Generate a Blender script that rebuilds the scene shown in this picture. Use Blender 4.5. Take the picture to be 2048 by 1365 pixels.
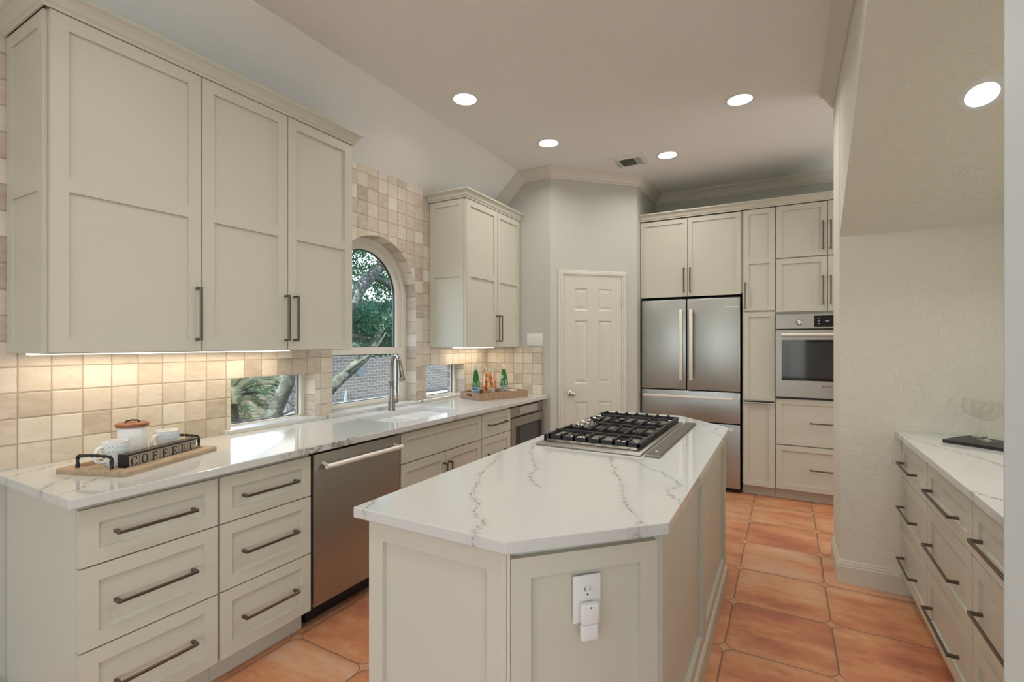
import bpy, bmesh, math, random
from mathutils import Vector, Matrix
from mathutils.geometry import tessellate_polygon

S = bpy.context.scene
for o in list(bpy.data.objects):
    bpy.data.objects.remove(o)
COL = S.collection
R = math.radians
random.seed(7)

# ------------------------------------------------------------------ camera
cam_d = bpy.data.cameras.new('camera')
cam = bpy.data.objects.new('camera', cam_d)
COL.objects.link(cam)
cam.location = (0, 0, 1.385)
cam.rotation_euler = (R(90), 0, R(29.274))
cam_d.sensor_width = 36
cam_d.lens = 975.3 / 2048 * 36
cam_d.shift_y = 3.7 / 2048
cam_d.clip_start = .02
S.camera = cam

# ------------------------------------------------------------------ view
vs = S.view_settings
S.display_settings.display_device = 'sRGB'
vs.view_transform = 'Standard'
vs.look = 'None'
vs.exposure = -0.30
vs.gamma = 1
vs.use_curve_mapping = False
S.cycles.max_bounces = 10
S.cycles.diffuse_bounces = 5
S.cycles.glossy_bounces = 5
S.cycles.transmission_bounces = 10
S.cycles.transparent_max_bounces = 16
S.cycles.caustics_reflective = False
S.cycles.caustics_refractive = False
S.cycles.sample_clamp_indirect = 4

# ------------------------------------------------------------------ sky and sun
W = bpy.data.worlds.new('sky')
S.world = W
W.use_nodes = True
wn = W.node_tree
for n in list(wn.nodes):
    wn.nodes.remove(n)
sky = wn.nodes.new('ShaderNodeTexSky')
sky.sky_type = 'NISHITA'
sky.sun_disc = False
sky.sun_elevation = R(58)
sky.sun_rotation = R(250)
sky.air_density = 1.0
sky.dust_density = 1.5
bg = wn.nodes.new('ShaderNodeBackground')
bg.inputs[1].default_value = .75
wo = wn.nodes.new('ShaderNodeOutputWorld')
wn.links.new(sky.outputs[0], bg.inputs[0])
wn.links.new(bg.outputs[0], wo.inputs[0])

sun_d = bpy.data.lights.new('sun', 'SUN')
sun_d.energy = 11
sun_d.angle = R(.6)
sun_d.color = (.97, 1, .955)
sun = bpy.data.objects.new('sun', sun_d)
COL.objects.link(sun)
sun.location = (-6, 4, 8)
sun.rotation_euler = Vector((-.17, .28, -1)).to_track_quat('-Z', 'Y').to_euler()


def area(name, loc, direction, sx, sy, power, color, shape='RECTANGLE', spread=180):
    d = bpy.data.lights.new(name, 'AREA')
    d.shape = shape
    d.size = sx
    d.size_y = sy
    d.energy = power
    d.color = color
    d.spread = R(spread)
    o = bpy.data.objects.new(name, d)
    COL.objects.link(o)
    o.location = loc
    o.rotation_euler = Vector(direction).to_track_quat('-Z', 'Z').to_euler()
    return o


DAY = (.84, .98, 1.0)
# daylight through the windows of the breakfast room behind the camera
for x in (-1.55, .2, 1.95):
    area('window_daylight', (x, -3.9, 1.5), (0, 1, -.05), 1.3, 1.9, 15, DAY)
for y in (-2.9, -.9):  # side fill lamps, added unseen; the wall there has no windows
    area('window_daylight', (2.9, y, 1.0), (-1, 0, 0), 1.7, 2.0, 40, DAY)
# added fill lamp in the unseen hall, brightening the far right
area('window_daylight', (2.45, 4.6, 1.3), (-1, 0, 0), 1.0, 2.0, 40, (1, .99, .96))


# ------------------------------------------------------------------ materials
class NT:
    def __init__(self, name):
        self.m = bpy.data.materials.new(name)
        self.m.use_nodes = True
        self.t = self.m.node_tree
        self.b = self.t.nodes['Principled BSDF']
        self.out = self.t.nodes['Material Output']

    def n(self, kind, **kw):
        nd = self.t.nodes.new('ShaderNode' + kind)
        for k, v in kw.items():
            if k.startswith('i_'):
                key = k[2:]
                nd.inputs[int(key) if key.isdigit() else key].default_value = v
            else:
                setattr(nd, k, v)
        return nd

    def l(self, a, b):
        self.t.links.new(a, b)

    def math(self, op, a, b=None, c=None, clamp=False):
        nd = self.n('Math', operation=op, use_clamp=clamp)
        for i, v in enumerate((a, b, c)):
            if v is None:
                continue
            if isinstance(v, (int, float)):
                nd.inputs[i].default_value = v
            else:
                self.l(v, nd.inputs[i])
        return nd.outputs[0]

    def vmath(self, op, a, b=None, out=0, scale=None):
        nd = self.n('VectorMath', operation=op)
        for i, v in enumerate((a, b)):
            if v is None:
                continue
            if isinstance(v, (tuple, list)):
                nd.inputs[i].default_value = v
            else:
                self.l(v, nd.inputs[i])
        if scale is not None:
            if isinstance(scale, (int, float)):
                nd.inputs['Scale'].default_value = scale
            else:
                self.l(scale, nd.inputs['Scale'])
        return nd.outputs[out]

    def mix(self, fac, a, b):
        nd = self.n('Mix', data_type='RGBA')
        for s, v in ((nd.inputs[0], fac), (nd.inputs[6], a), (nd.inputs[7], b)):
            if isinstance(v, (int, float)):
                s.default_value = v
            elif isinstance(v, (tuple, list)):
                s.default_value = (*v[:3], 1)
            else:
                self.l(v, s)
        return nd.outputs[2]

    def ramp(self, fac, stops):
        nd = self.n('ValToRGB')
        e = nd.color_ramp.elements
        while len(e) < len(stops):
            e.new(.5)
        for i, (p, c) in enumerate(stops):
            e[i].position = p
            e[i].color = (*c, 1)
        self.l(fac, nd.inputs[0])
        return nd.outputs[0]

    def smooth(self, v, lo, hi, flip=False):
        nd = self.n('MapRange', interpolation_type='SMOOTHSTEP')
        self.l(v, nd.inputs[0])
        nd.inputs[1].default_value = lo
        nd.inputs[2].default_value = hi
        nd.inputs[3].default_value = 1.0 if flip else 0.0
        nd.inputs[4].default_value = 0.0 if flip else 1.0
        return nd.outputs[0]

    def noise(self, vec, scale, detail=3, rough=.55, out=0, dist=0.0):
        nd = self.n('TexNoise')
        if vec is not None:
            self.l(vec, nd.inputs['Vector'])
        nd.inputs['Scale'].default_value = scale
        nd.inputs['Detail'].default_value = detail
        nd.inputs['Roughness'].default_value = rough
        nd.inputs['Distortion'].default_value = dist
        return nd.outputs[out]

    def mapping(self, vec, scale=(1, 1, 1), rot=(0, 0, 0), loc=(0, 0, 0)):
        nd = self.n('Mapping')
        self.l(vec, nd.inputs[0])
        nd.inputs['Location'].default_value = loc
        nd.inputs['Rotation'].default_value = rot
        nd.inputs['Scale'].default_value = scale
        return nd.outputs[0]

    def bump(self, h, dist, strength=1.0):
        nd = self.n('Bump')
        nd.inputs['Strength'].default_value = strength
        nd.inputs['Distance'].default_value = dist
        self.l(h, nd.inputs['Height'])
        self.l(nd.outputs[0], self.b.inputs['Normal'])

    def set(self, base=None, rough=None, metal=None, **kw):
        b = self.b
        if base is not None:
            if isinstance(base, (tuple, list)):
                b.inputs['Base Color'].default_value = (*base[:3], 1)
            else:
                self.l(base, b.inputs['Base Color'])
        if rough is not None:
            if isinstance(rough, (int, float)):
                b.inputs['Roughness'].default_value = rough
            else:
                self.l(rough, b.inputs['Roughness'])
        if metal is not None:
            b.inputs['Metallic'].default_value = metal
        for k, v in kw.items():
            b.inputs[k.replace('_', ' ')].default_value = v
        return self

    def pos(self):
        return self.n('NewGeometry').outputs['Position']

    def obj(self):
        return self.n('TexCoord').outputs['Object']

    def uv(self):
        return self.n('TexCoord').outputs['UV']


def plain(name, base, rough=.5, metal=0.0, var=.03, **kw):
    m = NT(name)
    f = m.noise(m.obj(), 9, 3)
    c2 = tuple(max(0, x * (1 - var)) for x in base)
    m.set(m.mix(f, base, c2), rough, metal, **kw)
    return m.m


def painted(name, base, rough, bump_scale, bump):
    m = NT(name)
    p = m.pos()
    f = m.noise(p, 1.3, 2)
    m.set(m.mix(f, base, tuple(x * .97 for x in base)), rough)
    h = m.noise(p, bump_scale, 4, .6)
    h2 = m.smooth(m.noise(m.mapping(p, (1, 1, .6)), bump_scale * .32, 3, .6), .42, .62)
    m.bump(m.math('ADD', m.math('MULTIPLY', h, .35), h2), bump, .6)
    return m.m


def emit(name, color, strength):
    m = NT(name)
    m.set((0, 0, 0), .5)
    f = m.noise(m.obj(), 3, 1)
    m.l(m.mix(f, color, tuple(x * .98 for x in color)), m.b.inputs['Emission Color'])
    m.b.inputs['Emission Strength'].default_value = strength
    return m.m


def brushed(name, base, rough, axis):
    m = NT(name)
    sc = [260, 260, 260]
    sc[axis] = 3
    p = m.mapping(m.obj(), tuple(sc))
    f = m.noise(p, 1.0, 3)
    big = m.noise(m.obj(), 1.7, 2)
    m.set(m.mix(f, base, tuple(x * .9 for x in base)), m.math('ADD', m.math('MULTIPLY', f, .08), m.math('ADD', m.math('MULTIPLY', big, .05), rough)), 1.0)
    m.bump(f, .00012, .5)
    return m.m


CAB = plain('cabinet_paint', (.595, .585, .505), .42, var=.015)
DOORP = plain('door_paint', (.62, .61, .54), .4, var=.015)
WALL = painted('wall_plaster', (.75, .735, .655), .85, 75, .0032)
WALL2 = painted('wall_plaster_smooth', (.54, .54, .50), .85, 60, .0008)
CEIL = painted('ceiling_plaster', (.83, .835, .83), .9, 85, .0012)
TRIM = plain('trim_paint', (.66, .63, .575), .45, var=.02)
BASEB = plain('baseboard_paint', (.68, .66, .58), .4, var=.02)
HANDLE = plain('handle_pewter', (.16, .138, .115), .34, .85)
STEEL = brushed('brushed_steel', (.44, .415, .385), .34, 0)
STEELV = brushed('brushed_steel_vertical', (.49, .50, .485), .30, 2)
CHROME = plain('satin_nickel', (.66, .63, .58), .22, 1.0)
CHROMEB = plain('bright_bar', (.86, .83, .77), .42, .35)
FAUC = plain('faucet_nickel', (.27, .25, .22), .3, 1.0)
BLACK = plain('black_plastic', (.012, .012, .012), .45)
IRON = plain('cast_iron', (.022, .022, .024), .5, var=.3)
BLKGLASS = plain('black_glass', (.006, .006, .007), .05)
WHITEPL = plain('white_plastic', (.78, .79, .78), .35)
PORC = plain('white_porcelain', (.84, .84, .82), .12)
SINKM = plain('sink_porcelain', (.84, .85, .84), .14)
VINYL = plain('window_vinyl', (.74, .70, .63), .4)
CHAL = plain('black_slate', (.012, .012, .013), .42, var=.3)
BLKWOOD = plain('black_painted_wood', (.015, .014, .014), .45, var=.2)
GREYSLOT = plain('vent_slot', (.03, .03, .027), .8)
DARKGREY = plain('dark_grey_metal', (.10, .10, .10), .4, .6)
MESHGREY = plain('vent_mesh', (.09, .09, .075), .8, var=.4)
LENS = emit('lamp_lens', (1, .985, .95), 7)
STRIP = emit('strip_diffuser', (1, .90, .74), 5)
LED = emit('display_digits', (.85, .9, 1), .7)


def glass_pane():
    m = NT('window_glass')
    tr = m.n('BsdfTransparent')
    tr.inputs[0].default_value = (.95, .98, .97, 1)
    gl = m.n('BsdfGlossy')
    gl.inputs['Roughness'].default_value = .01
    fr = m.n('LayerWeight')
    mx = m.n('MixShader')
    m.l(m.math('MULTIPLY_ADD', m.math('POWER', fr.outputs['Facing'], 4), .45, .02), mx.inputs[0])
    m.l(tr.outputs[0], mx.inputs[1])
    m.l(gl.outputs[0], mx.inputs[2])
    m.l(mx.outputs[0], m.out.inputs[0])
    return m.m


PANE = glass_pane()


def clear_glass(name, color, rough=.0, ior=1.45):
    m = NT(name)
    f = m.noise(m.obj(), 5, 1)
    m.set(m.mix(f, color, tuple(c * .99 for c in color)), rough)
    m.b.inputs['Transmission Weight'].default_value = 1
    m.b.inputs['IOR'].default_value = ior
    return m.m


GLASS = clear_glass('clear_glass', (.97, .985, .98))


def thin_glass():
    m = NT('thin_clear_glass')
    tr = m.n('BsdfTransparent')
    tr.inputs[0].default_value = (.97, .975, .965, 1)
    gl = m.n('BsdfGlossy')
    gl.inputs['Roughness'].default_value = .03
    lw = m.n('LayerWeight')
    mx = m.n('MixShader')
    m.l(m.math('MULTIPLY_ADD', m.math('POWER', lw.outputs['Facing'], 3), .55, .03), mx.inputs[0])
    m.l(tr.outputs[0], mx.inputs[1])
    m.l(gl.outputs[0], mx.inputs[2])
    m.l(mx.outputs[0], m.out.inputs[0])
    return m.m


THIN = thin_glass()
GREENG = NT('green_bottle_glass')
GREENG.set(GREENG.mix(GREENG.noise(GREENG.obj(), 8, 2), (.03, .26, .015), (.015, .17, .01)), .08)
GREENG.b.inputs['Transmission Weight'].default_value = .35
GREENG.b.inputs['Coat Weight'].default_value = .6
GREENG = GREENG.m


def tumbled_tile():
    m = NT('tumbled_stone_tile')
    uv = m.uv()
    wob = m.noise(uv, 26, 3, .6, out=1)
    p = m.vmath('ADD', uv, m.vmath('SCALE', m.vmath('SUBTRACT', wob, (.5, .5, .5)), scale=.0045))
    c = m.vmath('MULTIPLY', m.vmath('DIVIDE', p, (.1012, .1, 1)), (1, 1, 0))
    cell = m.vmath('FLOOR', c)
    fr = m.vmath('ABSOLUTE', m.vmath('SUBTRACT', m.vmath('FRACTION', c), (.5, .5, .5)))
    sp = m.n('SeparateXYZ')
    m.l(fr, sp.inputs[0])
    d = m.math('MAXIMUM', sp.outputs[0], sp.outputs[1])
    g = m.smooth(d, .473, .488)
    wn_ = m.n('TexWhiteNoise', noise_dimensions='2D')
    m.l(cell, wn_.inputs[0])
    rnd = wn_.outputs[0]
    base = m.ramp(rnd, [(0, (.40, .33, .26)), (.14, (.50, .42, .335)), (.40, (.60, .515, .42)), (.75, (.67, .595, .495)), (1, (.74, .69, .60))])
    off = m.vmath('SCALE', wn_.outputs[1], scale=40)
    q = m.vmath('ADD', uv, off)
    n1 = m.noise(m.mapping(q, (1, 2.6, 1), (0, 0, .6)), 13, 4, .6, dist=.5)
    cl = m.mix(m.smooth(n1, .30, .74), m.mix(.14, base, (.40, .31, .23)), m.mix(.40, base, (.72, .67, .59)))
    n2 = m.noise(q, 34, 4, .7)
    cl = m.mix(m.math('MULTIPLY', m.smooth(n2, .60, .75), .35), cl, (.36, .27, .19))
    col = m.mix(m.math('MULTIPLY', g, .85), cl, (.33, .255, .185))
    m.set(col, .58)
    h = m.math('ADD', m.smooth(d, .44, .487, True), m.math('MULTIPLY', n2, .18))
    m.bump(h, .0022, .8)
    return m.m


TILE = tumbled_tile()


def terracotta():
    m = NT('terracotta_floor_tile')
    p = m.pos()
    wob = m.noise(p, 7, 3, .55, out=1)
    p2 = m.vmath('ADD', p, m.vmath('SCALE', m.vmath('SUBTRACT', wob, (.5, .5, .5)), scale=.010))
    q = m.vmath('SUBTRACT', p2, (-.244, 3.308, 0))
    c = m.vmath('MULTIPLY', m.vmath('DIVIDE', q, (.441, .4495, 1)), (1, 1, 0))
    cell = m.vmath('FLOOR', c)
    f = m.vmath('MULTIPLY', m.vmath('ABSOLUTE', m.vmath('SUBTRACT', m.vmath('FRACTION', c), (.5, .5, .5))), (.441, .4495, 0))
    # rounded box distance
    rr = .048
    e = m.vmath('MAXIMUM', m.vmath('SUBTRACT', f, (.2205 - rr - .0035, .22475 - rr - .0035, 0)), (0, 0, 0))
    sp = m.n('SeparateXYZ')
    m.l(e, sp.inputs[0])
    e2 = m.n('CombineXYZ')
    m.l(sp.outputs[0], e2.inputs[0])
    m.l(sp.outputs[1], e2.inputs[1])
    dd = m.math('SUBTRACT', m.vmath('LENGTH', e2.outputs[0], out=1), rr)
    grout = m.smooth(m.math('ABSOLUTE', m.math('SUBTRACT', dd, .0025)), .0012, .0038, True)
    star = m.smooth(dd, .002, .005)
    wn_ = m.n('TexWhiteNoise', noise_dimensions='2D')
    m.l(cell, wn_.inputs[0])
    off = m.vmath('SCALE', wn_.outputs[1], scale=30)
    pv = m.vmath('ADD', p, off)
    n1 = m.noise(m.mapping(pv, (.9, 2.4, 1)), 2.6, 6, .62)
    n2 = m.noise(pv, 16, 5, .65)
    v = m.math('ADD', m.math('MULTIPLY', n1, .85), m.math('ADD', m.math('MULTIPLY', n2, .24), m.math('MULTIPLY', m.math('SUBTRACT', wn_.outputs[0], .5), .16)))
    col = m.ramp(v, [(.36, (.40, .135, .075)), (.46, (.51, .19, .10)), (.54, (.60, .26, .125)), (.63, (.64, .335, .18)), (.74, (.66, .42, .28))])
    edge = m.smooth(dd, -.055, 0.0)
    col = m.mix(m.math('MULTIPLY', edge, .25), col, (.48, .23, .135))
    col = m.mix(star, col, m.mix(n2, (.56, .27, .145), (.62, .35, .20)))
    col = m.mix(m.math('MULTIPLY', grout, .75), col, (.17, .085, .05))
    m.set(col, m.math('ADD', m.math('MULTIPLY', n2, .2), .33))
    h = m.math('SUBTRACT', m.smooth(dd, -.016, .002, True), m.math('MULTIPLY', grout, .6))
    m.bump(m.math('ADD', h, m.math('MULTIPLY', n1, .5)), .003, .7)
    return m.m


FLOORM = terracotta()

SEG = bpy.data.node_groups.new('segment_distance', 'ShaderNodeTree')


def make_seg():
    t = SEG
    for nm in ('P', 'A', 'B'):
        t.interface.new_socket(nm, in_out='INPUT', socket_type='NodeSocketVector')
    t.interface.new_socket('D', in_out='OUTPUT', socket_type='NodeSocketFloat')
    gi = t.nodes.new('NodeGroupInput')
    go = t.nodes.new('NodeGroupOutput')

    def vm(op, a, b=None, out=0):
        nd = t.nodes.new('ShaderNodeVectorMath')
        nd.operation = op
        t.links.new(a, nd.inputs[0])
        if b is not None:
            t.links.new(b, nd.inputs[3 if op == 'SCALE' else 1])
        return nd.outputs[out]
    pa = vm('SUBTRACT', gi.outputs[0], gi.outputs[1])
    ba = vm('SUBTRACT', gi.outputs[2], gi.outputs[1])
    dv = t.nodes.new('ShaderNodeMath')
    dv.operation = 'DIVIDE'
    dv.use_clamp = True
    t.links.new(vm('DOT_PRODUCT', pa, ba, 1), dv.inputs[0])
    t.links.new(vm('DOT_PRODUCT', ba, ba, 1), dv.inputs[1])
    pr = vm('SCALE', ba, dv.outputs[0])
    t.links.new(vm('LENGTH', vm('SUBTRACT', pa, pr), out=1), go.inputs[0])


make_seg()


def quartz(name, veins):
    """white quartz; each vein is a crooked grey line through the slab: (width, [(x, y), ...])"""
    m = NT(name)
    p = m.vmath('MULTIPLY', m.pos(), (1, 1, 0))
    full = m.pos()
    w1 = m.vmath('SUBTRACT', m.noise(full, 13, 3, .6, out=1), (.5, .5, .5))
    w2 = m.vmath('SUBTRACT', m.noise(full, 55, 3, .6, out=1), (.5, .5, .5))
    q = m.vmath('ADD', p, m.vmath('ADD', m.vmath('SCALE', w1, scale=.055), m.vmath('SCALE', w2, scale=.042)))
    q = m.vmath('MULTIPLY', q, (1, 1, 0))
    tot = None
    for (wd, pts) in veins:
        dmin = None
        for a, b in zip(pts, pts[1:]):
            g = m.n('Group', node_tree=SEG)
            m.l(q, g.inputs[0])
            g.inputs[1].default_value = (a[0], a[1], 0)
            g.inputs[2].default_value = (b[0], b[1], 0)
            dmin = g.outputs[0] if dmin is None else m.math('MINIMUM', dmin, g.outputs[0])
        core = m.smooth(dmin, wd * .25, wd, True)
        halo = m.math('MULTIPLY', m.smooth(dmin, 0, wd * 6, True), .22)
        k = m.math('MAXIMUM', core, halo)
        tot = k if tot is None else m.math('MAXIMUM', tot, k)
    fine = m.noise(full, 95, 3, .7)
    brk = m.smooth(m.noise(full, 24, 4, .7), .36, .56)
    mask = m.math('MULTIPLY', tot, m.math('MULTIPLY', m.math('ADD', m.math('MULTIPLY', brk, .75), .25), m.smooth(fine, .30, .5)))
    cloud = m.noise(full, 4, 4, .6)
    base = m.mix(m.math('MULTIPLY', cloud, .5), (.62, .63, .62), (.595, .605, .595))
    m.set(m.mix(m.math('MULTIPLY', mask, .85), base, (.20, .19, .165)), .07)
    return m.m


Q_ISL = quartz('quartz_island', [
    (.0045, [(-1.08, 1.835), (-1.033, 1.661), (-1.007, 1.554), (-.917, 1.397), (-.866, 1.278), (-.807, 1.224), (-.757, 1.137), (-.713, 1.11), (-.694, 1.042), (-.682, 1.0)]),
    (.0040, [(-1.078, 2.129), (-.957, 1.882), (-.852, 1.709), (-.82, 1.595), (-.781, 1.528), (-.734, 1.487)]),
    (.0058, [(-.66, 2.03), (-.586, 1.858), (-.516, 1.705), (-.46, 1.552), (-.413, 1.445), (-.372, 1.371), (-.349, 1.315), (-.345, 1.225)]),
    (.0032, [(-.595, 2.06), (-.503, 1.958), (-.407, 1.874), (-.34, 1.79), (-.316, 1.734), (-.329, 1.65), (-.314, 1.587), (-.26, 1.50)]),
    (.0045, [(-.62, 3.40), (-.546, 3.337), (-.401, 3.067), (-.332, 3.029), (-.345, 2.877), (-.26, 2.70)]),
    (.0040, [(-1.13, 1.12), (-1.098, 1.086), (-1.081, 1.05), (-1.061, 1.02)])])
Q_LEFT = quartz('quartz_sink_run', [
    (.003, [(-2.44, .62), (-2.469, .652), (-2.493, .716), (-2.537, .8), (-2.57, .95)]),
    (.0045, [(-2.13, .62), (-2.151, .648), (-2.188, .671), (-2.219, .7), (-2.254, .758), (-2.33, .95)]),
    (.003, [(-2.0, .62), (-2.022, .646), (-2.073, .723), (-2.146, .783), (-2.20, .90)]),
    (.0085, [(-1.93, 1.38), (-1.93, 1.50), (-1.925, 1.62), (-1.93, 1.74), (-1.95, 1.86)]),
    (.004, [(-1.93, 2.66), (-1.95, 2.76), (-1.99, 2.90), (-2.03, 3.0)]),
    (.003, [(-2.40, 3.05), (-2.439, 3.183), (-2.511, 3.463), (-2.5, 3.6)]),
    (.0035, [(-1.93, 3.25), (-2.02, 3.36), (-2.10, 3.40), (-2.12, 3.52)])])
Q_NOOK = quartz('quartz_nook', [
    (.0045, [(.52, 3.27), (.541, 3.215), (.583, 3.1), (.621, 2.995), (.65, 2.933), (.686, 2.836), (.74, 2.70), (.78, 2.5)]),
    (.0055, [(.53, 2.14), (.548, 2.11), (.589, 2.056), (.66, 1.95)]),
    (.0050, [(.52, 3.36), (.55, 3.33), (.60, 3.3)])])


def wood(name, c1, c2, scale, stretch_axis, rough=.55):
    m = NT(name)
    sc = [1, 1, 1]
    for i in range(3):
        sc[i] = .12 if i == stretch_axis else 1.0
    n1 = m.noise(m.mapping(m.obj(), tuple(sc)), scale, 6, .65, dist=.6)
    n2 = m.noise(m.obj(), scale * .2, 3)
    m.set(m.mix(m.math('ADD', m.math('MULTIPLY', m.smooth(n1, .3, .7), .75), m.math('MULTIPLY', n2, .25)), c1, c2), rough)
    m.bump(n1, .001, .4)
    return m.m


WEATHER = wood('weathered_wood', (.52, .40, .27), (.34, .24, .15), 60, 0)
ACACIA = wood('acacia_wood', (.33, .115, .04), (.22, .065, .02), 40, 0, .4)
BAMBOO = wood('striped_bamboo', (.42, .265, .16), (.27, .155, .09), 90, 2)
TILEWOOD = wood('letter_tile_wood', (.40, .335, .265), (.30, .25, .195), 70, 0)


def orange_peel():
    m = NT('orange_peel')
    n = m.noise(m.obj(), 40, 2)
    m.set(m.mix(n, (.80, .27, .03), (.70, .20, .02)), .38)
    m.bump(m.noise(m.obj(), 260, 2), .0008, .5)
    return m.m


ORANGE = orange_peel()


def brick():
    m = NT('garden_brick')
    p = m.pos()
    b = m.n('TexBrick')
    sep = m.n('SeparateXYZ')
    m.l(p, sep.inputs[0])
    cb = m.n('CombineXYZ')
    m.l(m.math('ADD', sep.outputs[1], sep.outputs[0]), cb.inputs[0])
    m.l(sep.outputs[2], cb.inputs[1])
    m.l(cb.outputs[0], b.inputs['Vector'])
    b.inputs['Color1'].default_value = (.33, .25, .20, 1)
    b.inputs['Color2'].default_value = (.20, .155, .13, 1)
    b.inputs['Mortar'].default_value = (.54, .48, .43, 1)
    b.inputs['Scale'].default_value = 1
    b.inputs['Mortar Size'].default_value = .009
    b.inputs['Brick Width'].default_value = .22
    b.inputs['Row Height'].default_value = .08
    n = m.noise(p, 14, 4)
    m.set(m.mix(m.math('MULTIPLY', n, .5), b.outputs[0], (.40, .33, .28)), .9)
    return m.m


BRICK = brick()


def shingle():
    m = NT('roof_shingle')
    n = m.noise(m.mapping(m.pos(), (6, 3, 1)), 2, 4)
    m.set(m.mix(n, (.62, .55, .50), (.42, .37, .34)), .95)
    return m.m


SHING = shingle()


def bark():
    m = NT('tree_bark')
    n = m.noise(m.pos(), 9, 6, .7, dist=.8)
    m.set(m.ramp(n, [(.3, (.05, .05, .035)), (.5, (.13, .135, .10)), (.62, (.24, .24, .20)), (.8, (.42, .42, .37))]), .95)
    m.bump(n, .02, .6)
    return m.m


BARK = bark()


def leafmat(name, c1, c2, trans):
    m = NT(name)
    n = m.noise(m.pos(), 2.5, 4, .7)
    c = m.mix(m.smooth(n, .35, .65), c1, c2)
    m.set(c, .45)
    tl = m.n('BsdfTranslucent')
    m.l(c, tl.inputs[0])
    mx = m.n('MixShader')
    mx.inputs[0].default_value = trans
    m.l(m.b.outputs[0], mx.inputs[1])
    m.l(tl.outputs[0], mx.inputs[2])
    m.l(mx.outputs[0], m.out.inputs[0])
    return m.m


LEAF = leafmat('oak_leaf', (.035, .135, .07), (.11, .28, .15), .38)
FROND = leafmat('palm_frond', (.04, .085, .035), (.20, .17, .085), .3)
CONC = plain('patio_concrete', (.55, .53, .49), .9, var=.25)
SOIL = plain('garden_soil', (.17, .135, .095), .95, var=.6)
PIPE = plain('downspout_paint', (.36, .33, .36), .5, var=.1)
ORNM = plain('pale_blue_glaze', (.42, .52, .60), .2)
GREYB = plain('grey_panel_paint', (.22, .24, .25), .5)
LABEL = NT('water_label')
_z = LABEL.noise(LABEL.obj(), 30, 3)
LABEL.set(LABEL.ramp(_z, [(.35, (.12, .22, .34)), (.5, (.26, .38, .47)), (.65, (.40, .50, .55))]), .45)
LABEL = LABEL.m
NECKL = plain('neck_label', (.50, .62, .60), .4)
NAVY = plain('label_ink', (.03, .05, .16), .5)
FOIL = plain('white_cap', (.72, .72, .70), .3, .2)
PATGL = NT('patterned_glass')
_v = PATGL.n('TexVoronoi')
_v.inputs['Scale'].default_value = 85
PATGL.l(PATGL.obj(), _v.inputs['Vector'])
PATGL.set(PATGL.ramp(_v.outputs['Distance'], [(.15, (.82, .80, .74)), (.5, (.70, .66, .56)), (.8, (.42, .32, .22))]), .15)
PATGL.b.inputs['Transmission Weight'].default_value = .35
PATGL.bump(_v.outputs['Distance'], .002, .7)
PATGL = PATGL.m


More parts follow.
